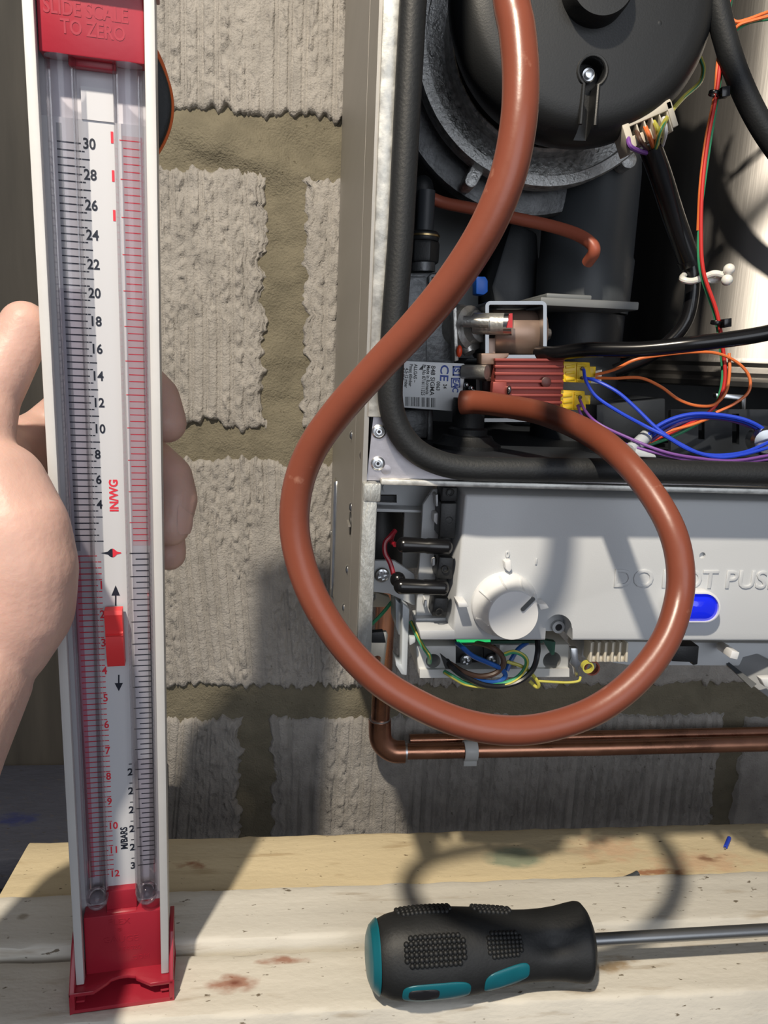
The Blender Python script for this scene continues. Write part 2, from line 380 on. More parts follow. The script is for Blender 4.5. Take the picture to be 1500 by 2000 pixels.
# ================================================================== SETTING
YW = 0.605
_lat = RNG.random((257, 257))
def vnoise(x, y):
    x = np.asarray(x, float); y = np.asarray(y, float)
    xi = np.floor(x).astype(int); yi = np.floor(y).astype(int); fx = x-xi; fy = y-yi
    fx = fx*fx*(3-2*fx); fy = fy*fy*(3-2*fy)
    g = lambda a, b_: _lat[a % 256, b_ % 256]
    return (g(xi, yi)*(1-fx)+g(xi+1, yi)*fx)*(1-fy) + (g(xi, yi+1)*(1-fx)+g(xi+1, yi+1)*fx)*fy
def fbm(x, y, o=4):
    s = 0; a = .5
    for k in range(o): s = s + a*vnoise(x*2**k+17*k, y*2**k+31*k); a *= .5
    return s
def grid_obj(name, X, Y, Z, matn, parent=None):
    n, m = X.shape; vs = np.stack([X, Y, Z], -1).reshape(-1, 3)
    off = Vector(parent.get('_off', (0,0,0))) if parent else Vector((0,0,0))
    vs = vs - np.array(off)
    idx = np.arange(n*m).reshape(n, m)
    q = np.stack([idx[:-1,:-1], idx[:-1,1:], idx[1:,1:], idx[1:,:-1]], -1).reshape(-1, 4)
    me = bpy.data.meshes.new(name); me.from_pydata(vs.tolist(), [], q.tolist()); me.shade_smooth()
    o = bpy.data.objects.new(name, me); COL.objects.link(o); me.materials.append(M(matn))
    if parent: o.parent = parent; o['_off'] = tuple(off)
    return o

# mortar core of the block wall
st = .0035
xs = np.arange(-.55, .62, st); zs = np.arange(-.62, .60, st)
GX, GZ = np.meshgrid(xs, zs)
GY = YW + .0055 + (fbm(GX*25, GZ*60, 4)-.5)*.007 + (fbm(GX*160, GZ*160, 2)-.5)*.0012
smear = np.exp(-(((GX+.055)/.045)**2 + ((GZ-.150+(.25*(GX+.055)))/.014)**2)**2)       # trowelled blob under the upper block
GY = GY - .006*smear + smear*(fbm(GX*500, GZ*500, 2)-.5)*.003
wall = grid_obj('wall_back', GX, GY, GZ, 'mortar'); struct(wall)
back = MB(); back.box(-.56, .62, YW+.022, YW+.12, -.85, .62)
back.build('wall_core', 'mortar', wall, smooth=0)

def block(x0, x1, z0, z1, seed, step=.0021, slant=0.0):
    nx = max(8, int((x1-x0)/(step*.42 if step < .003 else step))); nz = max(8, int((z1-z0)/step))
    u, v = np.meshgrid(np.linspace(0, 1, nx), np.linspace(0, 1, nz))
    x = x0+(x1-x0)*u; z = z0+(z1-z0)*v
    s = seed*13.7
    # crumbled outline
    ex0 = (fbm(z*70+s, z*0+s, 3)-.5)*.012 + (vnoise(z*420, z*0+s)-.5)*.004 + (vnoise(z*210, z*0+s)-.5)*.006
    ex1 = (fbm(z*70+s+9, z*0+s, 3)-.5)*.012 + (vnoise(z*420+7, z*0+s)-.5)*.004 + (vnoise(z*210+5, z*0+s)-.5)*.006
    ez0 = (fbm(x*45+s, x*0+s+3, 3)-.5)*.014 + np.abs(((x+.1*ex0)*95+s) % 1-.5)*.006 + (vnoise(x*420, x*0+s)-.5)*.003 + (vnoise(x*260+4, x*0+s)-.5)*.005
    ez1 = (fbm(x*45+s+5, x*0+s+8, 3)-.5)*.012 + np.abs((x*95+s) % 1-.5)*.006 + (vnoise(x*420+3, x*0+s)-.5)*.003 + (vnoise(x*260, x*0+s)-.5)*.005
    X = x + ex0*np.clip(1-u*(x1-x0)/.02, 0, 1) + ex1*np.clip(1-(1-u)*(x1-x0)/.02, 0, 1)
    Z = z + ez0*np.clip(1-v*(z1-z0)/.02, 0, 1) + ez1*np.clip(1-(1-v)*(z1-z0)/.02, 0, 1)
    # combed face: near-vertical score lines with crumbly strips between them
    xw = x + slant*(z-z0) + (fbm(x*14+s, z*5, 2)-.5)*.014
    per = .0105
    ph = (xw/per) % 1.0
    band = np.clip((np.abs(ph-.5)*2-.28)/.22, 0, 1)                                   # 1 on crumbly strips, 0 on trowelled strips
    band = band*np.clip((fbm(x*30+s, z*12+s, 3)-.28)/.14, .12, 1)
    edge = np.exp(-((np.abs(ph-.5)*2-.24)/.13)**2)
    relief = -.0030*edge*(.3+.7*(vnoise(x*50+s, z*14) > .3))
    crumb = (fbm(x*420+s, z*300, 3)-.42)*.0095*band + (fbm(x*300, z*300+s, 2)-.5)*.0012
    Y = YW + .0008 - relief + crumb + (fbm(x*10+s, z*10, 2)-.5)*.002
    Y = Y - (relief*0)
    d = np.minimum(np.minimum(u, 1-u)*(x1-x0), np.minimum(v, 1-v)*(z1-z0))
    Y = Y + .007*np.clip(1-d/.005, 0, 1)**2
    rim = (u == 0) | (u == 1) | (v == 0) | (v == 1)
    Y = np.where(rim, YW+.03, Y)
    return grid_obj('block', X, Y, Z, 'block', wall)
block(-.27, .185, .1705, .385, 1)
block(.205, .60, .1705, .385, 2, .005)
block(-.44, -.0295, -.056, .134, 3)
block(-.001, .40, -.056, .134, 4, .0028)
block(.42, .61, -.056, .134, 14, .006)
block(-.30, .185, -.272, -.079, 5, slant=.08)
block(.205, .61, -.272, -.079, 6, .0035)
block(-.44, -.045, -.49, -.297, 7, slant=-.08)
block(-.020, .385, -.49, -.297, 8, .0026)
block(.402, .61, -.49, -.297, 9, .004)
block(-.27, .185, -.62, -.515, 10, .006)
block(.205, .61, -.62, -.515, 11, .006)

fl = MB(); fl.box(-1.3, 1.5, -1.3, .72, -.95, -.90); struct(fl.build('floor', 'floor_concrete', smooth=0))

# dark boarding that lines the corner on the left
wl = MB(); XB = P(120, 800, .585).x
wl.box(-.75, XB, .575, .597, -.90, .62)
wlo = struct(wl.build('wall_left', 'dark_board', bevel=.001))

# ================================================================== BENCH
BZ = -.30
bench = thing('timber_bench', (.2, .38, -.90), 'cream painted timber bench of three spaced planks along the bottom of the photo', 'bench')
def plank(x0, x1, y0, y1, z0, z1, matn, seed, sk=0.0):
    nx, ny = 150, 7
    mb = MB(); rows = []
    prof = [(y0+.0012, z0), (y0, z0+.004), (y0, z1-.0022), (y0+.0010, z1-.0006), (y0+.003, z1)] + \
           [(y0+(y1-y0)*k/6, z1) for k in range(1, 6)] + [(y1-.003, z1), (y1-.0006, z1-.0008), (y1, z1-.003), (y1, z0), ]
    for i in range(nx+1):
        x = x0+(x1-x0)*i/nx; r = []
        for k, (y, z) in enumerate(prof):
            e = (mnoise.noise(Vector((x*60, k*3.1+seed, 0))) + .6*mnoise.noise(Vector((x*190, k*3.1, seed))))
            edge = 1.0 if k in (2, 3, 11, 10) else .25
            r.append(Vector((x, y + e*.0008*edge + sk*(x-x0), z + e*.0005*edge)))
        rows.append(r)
    mb.grid(rows)
    n = len(prof); b = len(mb.v)-n
    mb.f.append(tuple(range(n))); mb.f.append(tuple(range(b+n-1, b-1, -1)))
    mb.f += [(i*n, (i+1)*n, (i+1)*n+n-1, i*n+n-1) for i in range(nx)]
    o = mb.build('plank', matn, bench, smooth=40); return o
YB = P(325, 1640, .4453)
plank(-.1625, .75, .393, .447, BZ-.022, BZ, 'wood_back', 1, .004)
plank(-.172, .75, .352, .3915, BZ-.018, BZ+.0045, 'wood_mid', 2, .004)
plank(-.180, .75, .3105, .349, BZ-.060, BZ-.0005, 'wood_front', 3, -.003)
for x in (-.12, .62):
    mb = MB(); mb.box(x, x+.045, .312, .446, BZ-.065, BZ-.0225); mb.build('batten', 'wood_mid', bench, bevel=.002)
    for y in (.315, .405):
        mb = MB(); mb.box(x+.002, x+.043, y, y+.038, -.90, BZ-.064); mb.build('leg', 'wood_mid', bench, bevel=.002)

# dark splattered board lying against the wall, left of the bench
bb = MB(); bb.box(-.48, -.100, .456, .573, BZ-.040, BZ-.018)
for x in (-.46, -.215):
    bb.box(x, x+.03, .46, .56, -.90, BZ-.040)
tag(bb.build('splattered_board', 'blue_board', bevel=.0015), 'dark blue paint-splattered board left of the cream bench', 'board')

# ================================================================== BOILER
boiler = thing('wall_boiler', (.225, .45, -.113), 'open wall-hung gas boiler with fan, gas valve and grey control panel exposed', 'boiler')
XL, XR, ZT, ZL = .0245, .430, .44, -.0425
def part(mb, name, m, parent=None, **k): return mb.build(name, m, parent or boiler, **k)
# --- casing
sp = MB(); zs_ = lambda y: -.113-.080*(y-.288)/.315
sp.prism([(XL-.0005,.350,zs_(.35)),(XL-.0005,.603,zs_(.603)),(XL-.0005,.603,ZT),(XL-.0005,.350,ZT)], (.0015,0,0))
sp.prism([(XL-.0016,.288,-.113),(XL-.0004,.3505,zs_(.3505)),(XL-.0004,.3505,ZT),(XL-.0016,.288,ZT)], (.0018,0,0))
# folded return that stiffens the lower rear edge
side = part(sp, 'side_panel', 'side_steel', label='bare steel side panel of the casing')
def on_side(px, py): d = ray(px, py); return d*((XL-.0012)/d.x)
rv = []
for px, py in [(655,765),(657,800),(684,850),(704,889),(683,990),(676,1112),(669,1186),(667,1222),(668,1240),(645,1040),(640,1115)]:
    c = on_side(px, py)
    mb = MB(); mb.lathe(c+Vector((.0012,0,0)), (-1,0,0), [(.0026,0),(.0026,.0006),(.0018,.0014),(.0004,.0017)], 14)
    part(mb, 'rivet', 'bright_steel', side)
c = on_side(682, 1022)
mb = MB(); mb.lathe(c+Vector((.0008,0,0)), (-1,0,0), [(.0055,0),(.0055,.0006)], 20); part(mb, 'knockout_hole', 'black_plastic', side)
mb = MB(); mb.obox(c-Vector((.0003,0,0)), (.0006,0,0), (0,.0062,0), (0,0,.0005)); part(mb, 'knockout_bridge', 'side_steel', side)
c = on_side(652, 1050); mb = MB()                               # pressed oval bead
pth = [c + Vector((.0005, math.cos(a)*.011, max(-1, min(1, 1.6*math.sin(a)))*.040)) for a in [2*math.pi*k/40 for k in range(41)]]
mb.tube(pth, .0016, 8); part(mb, 'pressed_bead', 'bright_steel', side)
mb = MB(); mb.box(XL-.0004, .0302, .2865, .2925, P(730,815,.2865).z, ZT); part(mb, 'front_edge', 'galvanised', label='bright galvanised front edge of the casing', bevel=.0006)
mb = MB(); mb.box(XL-.0015, .0288, .285, .2935, -.113, ZL-.0022); mb.box(XL-.0012, .0300, .2845, .2870, -.052, ZL-.0022)
part(mb, 'lower_edge', 'edge_steel', bevel=.0008)
mb = MB(); mb.slab([(786,-90),(735,760),(716,938),(1560,950),(2050,956),(2050,930),(1560,925),(905,915),(840,897),(800,868),(778,835),(766,795),(765,735),(810,-90)], .2898, .0016)
fl_ = part(mb, 'flange', 'flange_steel', smooth=20)
for px, py in [(740,843),(738,905)]:
    c = P(px, py, .2896); mb = MB()
    mb.lathe(c, (0,-1,0), [(.0027,-.0005),(.0027,.0004),(.0021,.0007),(.0021,.0002),(.0013,.0003),(.0011,.0009),(.0006,.0009),(.0006,.0002)], 20)
    part(mb, 'rivet', 'bright_steel', fl_)
    mb = MB(); mb.lathe(c, (0,-1,0), [(.0007,0),(.0007,.0008)], 12); part(mb, 'rivet_bore', 'ink_black', fl_)
c = P(754, 917, .2896); mb = MB(); mb.lathe(c, (0,-1,0), [(.0019,0),(.0019,.0003),(.0004,.0005)], 16); part(mb, 'dimple', 'flange_steel', fl_)
mb = MB(); mb.box(.0300, XR, .2858, .60, ZL-.0030, ZL-.0008); part(mb, 'bottom_lip', 'galvanised', bevel=.0005)
mb = MB(); mb.box(XL+.002, XR, .2935, .595, ZL-.0008, ZL); part(mb, 'chamber_floor', 'chamber_black', smooth=0)
mb = MB(); mb.box(XL+.002, XR, .585, .590, ZL, ZT); part(mb, 'back_plate', 'chamber_black', smooth=0)
mb = MB(); mb.box(XL+.0013, XL+.0025, .2935, .585, ZL, ZT); part(mb, 'inner_side', 'dark_paint', smooth=0)
mb = MB(); mb.box(XR, XR+.002, .288, .603, -.113, ZT); mb.box(XL, XR, .288, .603, ZT-.002, ZT); part(mb, 'far_panel', 'side_steel', smooth=0)
# --- rubber door seal
sl = pxpath([(830,-330,.2845),(816,-120,.2845),(807,0,.2845),(796,200,.2845),(783,450,.2845),(772,600,.2845),(764,720,.2845),(763,785,.2845),(777,835,.2845),
             (804,873,.2845),(845,899,.2845),(905,914,.2845),(1000,917,.2845),(1200,919,.2845),(1500,926,.2845),(1700,930,.2845),(2000,936,.2845)], 8)
mb = MB(); mb.tube(sl, .0047, 18); part(mb, 'door_seal', 'black_rubber', label='thick black rubber door seal')
c = P(987, 884, .33); c.z = ZL; mb = MB(); mb.lathe(c, (0,0,1), [(.0022,0),(.0022,.0012),(.0012,.0024),(.0003,.0026)], 14); part(mb, 'floor_screw', 'bright_steel')
c = P(912, 862, .40); c.z = ZL
mb = MB(); mb.lathe(c, (0,0,1), [(.018,0),(.018,.002),(.0145,.004),(.013,.0065),(.0105,.007),(.0105,.010),(.0085,.011),(.0085,.026)], 28); part(mb, 'grommet', 'black_rubber')

# --- heat exchanger cylinder
hx, hy, hr = P(1262, 500, .52).x+.098, .525, .105
zb = P(1440, 745, .43).z
mb = MB(); mb.lathe((hx,hy,0), (0,0,1), [(hr*.96,zb-.004),(hr*1.02,zb-.003),(hr*1.03,zb),(hr*1.005,zb+.0025),(hr*1.02,zb+.005),(hr*1.0,zb+.0085),(hr*1.015,zb+.011),(hr,zb+.014),(hr,ZT-.01)], 96)
hxo = part(mb, 'heat_exchanger', 'stainless', label='brushed stainless steel heat exchanger drum')

# --- fan
FC = P(1075, 83, .44); fm = mpp(1075, 83, .44)
AX = (0,-1,0)
mb = MB(); mb.lathe((FC.x,.50,FC.z), AX, [(r*fm, h) for r, h in [(200,0),(262,.004),(268,.018),(262,.024),(248,.026),(246,.054),(200,.056)]], 72)
fan = part(mb, 'fan', 'black_plastic', label='large round black fan with cast metal rim')
mb = MB(); R3 = P(1075, 83, .47).z - P(1075, 388, .47).z
mb.lathe((FC.x,.478,FC.z), AX, [(R3*.80,0),(R3*.975,0),(R3,.002),(R3,.008),(R3*.985,.010),(R3*.93,.011),(R3*.80,.012)], 72)
part(mb, 'volute_flange', 'cast_dark', fan)
mb = MB()
mb.lathe((FC.x,.447,FC.z), AX, [(r*fm, h) for r, h in [(245,-.006),(266,-.004),(268,.006),(265,.0085),(246,.009),(244,.0055),(243,.004),(208,.0035),(206,.006),(203,.0105),(197,.0115),(193,.010),(190,.002),(186,-.006),(150,-.006)]], 96)
rim = part(mb, 'cast_rim', 'cast_alu', fan, label='pitted cast aluminium fan rim')
for px, py, r in [(921,352,13),(1229,312,16)]:
    c = P(px, py, .445); m_ = mpp(px, py, .445); d = (Vector((FC.x, .445, FC.z))-c).normalized()
    mb = MB(); n = 18; sidev = d.cross(Vector((0,1,0)))
    out = [c + (sidev*math.cos(a) - d*math.sin(a))*r*m_ for a in [math.pi*k/n for k in range(n+1)]] + [c+d*.012-sidev*r*m_, c+d*.012+sidev*r*m_]
    mb.prism(out, (0,.018,0)); part(mb, 'lug', 'cast_alu', fan, bevel=.0008)
for a0, a1, px, py in [(0,0,840,112),(0,0,858,170)]:
    c = P(px, py, .4430); m_ = mpp(px, py, .443); mb = MB()
    pth = [c+Vector((math.cos(t), 0, math.sin(t)))*11*m_ for t in [2*math.pi*k/24 for k in range(25)]]
    mb.tube(pth, .0003, 6)
    if py < 150: text_on(mb, '777', c, (0.3,0,-1), (1,0,.3), .0045, en=(0,-1,0), extrude=.0002)
    else:
        for k in range(6):
            t = k*math.pi/3; q = c+Vector((math.cos(t),0,math.sin(t)))*6*m_
            mb.tube([q+Vector((math.cos(s_),0,math.sin(s_)))*3.5*m_ for s_ in [2*math.pi*j/12 for j in range(13)]], .00025, 5)
    part(mb, 'casting_mark', 'cast_alu', fan)
# cover
CC = P(1138, 5, .392); cm = mpp(1138, 5, .392)
mb = MB(); mb.lathe((CC.x,.392,CC.z), AX, [(rr*cm, h) for rr, h in [(150,-.02),(246,-.02),(262,-.006),(262,.001),(258,.005),(248,.0095),(236,.0125),(222,.0142),(200,.015),(90,.0165)]], 96)
cov = part(mb, 'fan_cover', 'black_plastic', fan, smooth=30)
YCf = .392-.0155
kc = P(1157, 138, YCf); km = mpp(1157, 138, YCf)
def keyhole(r, w_, zl, Y):
    n = 26; a0 = math.asin(w_/r); pts = []
    for k in range(n+1):
        a = -math.pi/2 + a0 + (2*math.pi-2*a0)*k/n
        pts.append(Vector((kc.x+r*math.cos(a), Y, kc.z+r*math.sin(a))))
    pts += [Vector((kc.x-w_, Y, kc.z-zl)), Vector((kc.x+w_, Y, kc.z-zl))]
    return pts
mb = MB(); mb.prism(keyhole(26*km, 13*km, 120*km, YCf-.006), (0,.016,0)); bool_cut(cov, mb)
mb = MB(); kp = keyhole(29*km, 15*km, 96*km, YCf+.0002); kp = kp[:-2]+[kp[-2]]
mb.tube([kp[-1]]+kp[:-1][::-1][:0]+kp[:-1]+[Vector((kc.x-15*km, YCf+.0006, kc.z-96*km))], .0009, 8)
mb2 = MB(); pp = keyhole(29*km, 15*km, 98*km, YCf+.0002)
mb2.tube([pp[-1]]+pp[:-1], .0010, 8); part(mb2, 'keyhole_rim', 'black_plastic', fan)
c = kc + Vector((0,.006,0))
mb = MB(); mb.lathe(c, AX, [(.0034,0),(.0034,.0010),(.0029,.0013),(.0029,.0006),(.0019,.0006),(.0019,.0026),(.0009,.0028)], 24); part(mb, 'fan_screw', 'chrome', fan)
hc = P(1178, -40, .365); hm = mpp(1178, -40, .365)
mb = MB(); mb.lathe((hc.x,.378,hc.z), AX, [(92*hm,0),(90*hm,.0012),(84*hm,.0015),(82*hm,-.001),(70*hm,-.001),(68*hm,.011),(64*hm,.0135),(20*hm,.014)], 60); part(mb, 'hub', 'black_plastic', fan)
q = P(1185, 30, .374); mb = MB(); mb.obox(q, (.0022,0,0), (0,.002,0), (0,0,.003)); part(mb, 'hub_notch', 'black_plastic', fan, bevel=.0004)
for px, py in [(1057,19),(1287,46)]:
    c = P(px, py, YCf+.0005); mb = MB(); mb.lathe(c, AX, [(.0018,-.001),(.0016,.0006),(.0004,.0010)], 14); part(mb, 'mould_dot', 'black_plastic', fan)
# fan plug
Yc = .388
a_ = math.radians(25); ex = Vector((math.cos(a_), 0, math.sin(a_))); ez = Vector((-math.sin(a_), 0, math.cos(a_)))
pc = P(1260, 252, Yc); pm = mpp(1256, 252, Yc)
mb = MB()
mb.obox(pc+ez*22*pm, ex*52*pm, (0,.006,0), ez*9*pm)
mb.obox(pc-ex*47*pm-ez*2*pm, ex*7*pm, (0,.0065,0), ez*30*pm)
mb.obox(pc+ex*47*pm+ez*4*pm, ex*6*pm, (0,.0060,0), ez*24*pm)
mb.obox(pc+Vector((0,.004,0)), ex*45*pm, (0,.002,0), ez*26*pm)
for k in range(6): mb.obox(pc+ex*(-40+k*16)*pm-ez*6*pm, ex*1.6*pm, (0,.0055,0), ez*20*pm)
for k in range(5): mb.obox(pc+ex*(-32+k*16)*pm-ez*14*pm, ex*4*pm, (0,.0035,0), ez*10*pm)
part(mb, 'fan_plug', 'cream_plastic', fan, bevel=.0004, label='cream fan plug with coloured wires')
q = P(1298, 205, Yc+.002); mb = MB(); mb.prism([P(1312,180,Yc+.002), P(1303,212,Yc+.002), P(1282,205,Yc+.002)], (0,.004,0)); part(mb, 'plug_latch', 'cream_plastic', fan)

# --- air duct under the fan
dc = P(1150, 560, .475); dr = 92*mpp(1150, 560, .475)
zt, zf = P(1150, 330, .475).z, P(1150, 592, .43).z
mb = MB(); mb.lathe((dc.x,.485,0), (0,0,1), [(dr*.98,zf-.002),(dr*1.0,zf+.002),(dr*1.02,zf+.030),(dr*.985,zf+.032),(dr*.985,zt),(dr*.9,zt+.02)], 56)
duct = part(mb, 'air_duct', 'dark_grey_plastic', label='dark grey plastic air duct')
mb = MB(); x0 = P(1055,585,.425).x; x1 = P(1248,585,.425).x
mb.box(x0, x1, .424, .53, zf-.003, zf+.0015); mb.box(x0+.004, x0+.03, .427, .52, zf+.0015, zf+.004); part(mb, 'duct_flange', 'mid_grey_plastic', duct, bevel=.0008)
mb = MB(); mb.lathe((dc.x,.485,0), (0,0,1), [(dr*.9,ZL),(dr*.93,zf-.003)], 48); part(mb, 'duct_base', 'chamber_black', duct)
mb = MB(); mb.slab([(1000,430),(1050,455),(1062,690),(985,690),(960,560)], .50, .05); part(mb, 'duct_bracket', 'dark_paint', duct, bevel=.002)
mb = MB(); mb.slab([(831,392),(838,380),(905,410),(935,420),(935,700),(800,700),(800,540),(828,530)], .535, .03); part(mb, 'inner_baffle', 'mid_grey_plastic', bevel=.001)

# --- thin brown tube to the duct
mb = MB(); pth = pxpath([(838,385,.470),(870,397,.468),(930,409,.462),(1000,425,.455),(1070,440,.447),(1125,457,.438),(1155,476,.432),(1160,493,.432),(1148,512,.440)], 8)
mb.tube(pth, [.00345]*len(pth), 14); part(mb, 'thin_tube', 'thin_hose', label='thin red-brown rubber tube')
mb = MB(); mb.ball(P(826,368,.462), .0062, 10, (1,1,1.15)); mb.cyl(P(826,368,.462), P(826,368,.50), .0055); part(mb, 'tube_elbow', 'black_rubber')

# --- gas pipe and nut
gx = P(828, 480, .445)
def zpx(px, py, Y): return P(px, py, Y).z
mb = MB(); mb.cyl((gx.x,.445,zpx(828,520,.445)), (gx.x,.445,zpx(825,372,.445)), 17*mpp(828,430,.445), 24); pipe = part(mb, 'gas_pipe', 'dark_paint')
mb = MB(); r_ = 31*mpp(828,480,.445)
mb.lathe((gx.x,.445,0), (0,0,1), [(r_*.80,zpx(828,517,.445)),(r_*.98,zpx(828,513,.445)),(r_,zpx(828,506,.445)),(r_,zpx(828,478,.445)),(r_*.95,zpx(828,472,.445))], 6)
mb.lathe((gx.x,.445,0), (0,0,1), [(r_*.9,zpx(828,472,.445)),(r_*.93,zpx(828,467,.445)),(r_*.93,zpx(828,457,.445)),(r_*.8,zpx(828,452,.445))], 30)
part(mb, 'union_nut', 'black_plastic', pipe, bevel=.0005)
mb = MB(); mb.lathe((gx.x,.445,0), (0,0,1), [(r_*.85,zpx(828,465,.445)),(r_*.98,zpx(828,463.5,.445)),(r_*.98,zpx(828,460,.445)),(r_*.85,zpx(828,458.5,.445))], 30)
part(mb, 'nut_ring', 'brass', pipe)

# --- gas valve
V = MB(); V.slab([(770,532),(884,532),(890,545),(888,712),(770,712)], .415, .055)
gv = part(V, 'gas_valve', 'valve_alu', bevel=.0015, label='cast grey gas valve with data label')
mb = MB(); mb.cyl(P(826,531,.442), P(826,514,.442), 24*mpp(826,520,.442), 28); part(mb, 'valve_neck', 'valve_alu', gv)
mb = MB(); mb.slab([(836,540),(842,534),(878,534),(882,540),(882,575),(878,575),(877,542),(844,542),(844,575),(838,575)], .4125, .004); part(mb, 'valve_rib', 'valve_alu', gv, bevel=.0006)
mb = MB(); mb.slab([(786,800),(838,800),(834,856),(786,856)], .435, .04); mb.slab([(834,800),(846,800),(846,870),(834,870)], .438, .02); part(mb, 'valve_foot', 'valve_alu', gv, bevel=.001)
mb = MB(); mb.slab([(884,605),(892,598),(896,704),(888,706)], .405, .04); part(mb, 'gasket_plate', 'die_cast', gv, bevel=.0005)
mb = MB(); mb.slab([(770,540),(834,540),(834,712),(770,712)], .412, .006); part(mb, 'valve_cover', 'valve_alu', gv, bevel=.0008)
# nose casting
mb = MB()
pth = [P(890,640,.425), P(905,642,.418), P(925,640,.412), P(940,636,.408)]
mb.tube(smooth_path(pth, 5), [.0125]*5+[.0118]*5+[.0085]*5+[.007], 24)
mb.cyl(P(925,632,.405), P(1000,633,.398), 21*mpp(960,633,.4), 26)
mb.cyl(P(905,628,.398), P(955,629,.394), 11*mpp(930,629,.396), 20)
mb.cyl(P(908,670,.415), P(918,690,.412), .005, 16, .003)
part(mb, 'nose_casting', 'die_cast', gv, smooth=40)
mb = MB(); mb.cyl(P(985,633,.3995), P(1001,633,.3980), 21.6*mpp(990,633,.399), 26); part(mb, 'test_port', 'chrome', gv)
c = P(991,622,.3995); m_ = mpp(991,622,.399)
mb = MB(); mb.ball(c+Vector((0,.0005,0)), 13*m_, 8, (.85,.55,.8)); part(mb, 'red_paint_seal', 'red_paint', gv)
mb = MB(); mb.slab([(996,612),(1001,612),(1001,640),(990,640)], .3925, .002); part(mb, 'red_paint_patch', 'red_paint', gv)
c = P(897,686,.402); mb = MB(); mb.ball(c, .0016, 8, (1,1,2)); part(mb, 'orange_seal', 'red_orange', gv)
# solenoid
def frame(px0, py0, px1, py1, t, rc, Y, th, wall_gap=None):
    """bent strap: a rounded rectangular loop of metal strip"""
    def rr(x0, y0, x1, y1, r):
        o_ = []
        for cx_, cy_, a0 in [(x1-r,y0+r,-90),(x1-r,y1-r,0),(x0+r,y1-r,90),(x0+r,y0+r,180)]:
            for k in range(6): a = math.radians(a0+90*k/5); o_.append((cx_+r*math.cos(a), cy_+r*math.sin(a)))
        return o_
    A = rr(px0,py0,px1,py1,rc); B = rr(px0+t,py0+t,px1-t,py1-t,max(1,rc-t)); mb = MB(); n = len(A)
    f = [P(a,b_,Y) for a,b_ in A]; g = [P(a,b_,Y) for a,b_ in B]; D = Vector((0,th,0))
    mb.add(f+g+[p+D for p in f]+[p+D for p in g], sum([[(i,(i+1)%n,n+(i+1)%n,n+i),(2*n+i,3*n+i,3*n+(i+1)%n,2*n+(i+1)%n),(i,2*n+i,2*n+(i+1)%n,(i+1)%n),(n+i,n+(i+1)%n,3*n+(i+1)%n,3*n+i)] for i in range(n)], []))
    return mb
part(frame(948,588,1068,700,7,10,.402,.032), 'solenoid_bracket', 'bracket_steel', gv, smooth=30)
cc0, cc1 = P(957,650,.420), P(1058,652,.420)
mb = MB(); mb.lathe(cc0, cc1-cc0, [(42*mpp(1000,650,.42),0),(44*mpp(1000,650,.42),.0008),(44*mpp(1000,650,.42),(cc1-cc0).length-.0008),(42*mpp(1000,650,.42),(cc1-cc0).length)], 40)
part(mb, 'solenoid_coil', 'coil_brown', gv, label='brown solenoid coil in a chrome strap')
mb = MB(); mb.cyl(P(1066,652,.418), P(1074,652,.418), .004, 16, .0028); part(mb, 'solenoid_pin', 'bright_steel', gv)
mb = MB(); mb.slab([(948,660),(968,660),(968,745),(950,745),(948,700)], .408, .02); mb.slab([(940,690),(995,690),(993,697),(968,712),(940,712)], .401, .012); part(mb, 'solenoid_clip', 'coil_brown', gv, bevel=.0006)
part(frame(930,700,1075,824,7,8,.430,.03), 'rear_bracket', 'bracket_steel', gv, smooth=30)
# finned red block
mb = MB(); y0_, y1_ = 699, 803
mb.slab([(968,701),(1103,704),(1098,803),(966,800)], .3985, .03)
for k, yy in enumerate([703, 716, 730, 745, 758, 772, 786, 797]):
    mb.slab([(967,yy-3.2),(1103-k*.7,yy-2.6),(1103-k*.7,yy+2.8),(967,yy+2.6)], .3958, .004)
rb = part(mb, 'modulator_block', 'anod_red', gv, bevel=.0003, label='dark red finned modulator block')
c = P(1067,746,.396); mb = MB(); mb.lathe(c, AX, [(.0027,-.002),(.0027,.0001),(.0024,.0003),(.0004,.0003)], 20); part(mb, 'block_plug', 'anod_dark', gv)
mb = MB(); mb.slab([(963,746),(990,744),(992,778),(961,772)], .392, .006); part(mb, 'block_boss', 'anod_red', gv, bevel=.0006)
mb = MB(); mb.ball(P(993,762,.3915), .0026, 8, (.6,1,1)); part(mb, 'block_screw', 'chrome', gv)
for px, py in [(911,752),(920,758),(926,765),(913,775)]:
    mb = MB(); mb.ball(P(px,py,.402), .0013, 7); part(mb, 'tiny_screw', 'chrome', gv)
mb = MB(); mb.cyl(P(905,726,.408), P(951,727,.400), 14*mpp(930,726,.404), 24); part(mb, 'spigot', 'die_cast', gv, label='short bare metal spigot')
mb = MB(); mb.slab([(930,540),(948,540),(953,548),(953,570),(945,576),(930,574)], .42, .01); part(mb, 'blue_terminal', 'blue_plastic', gv, bevel=.0006)
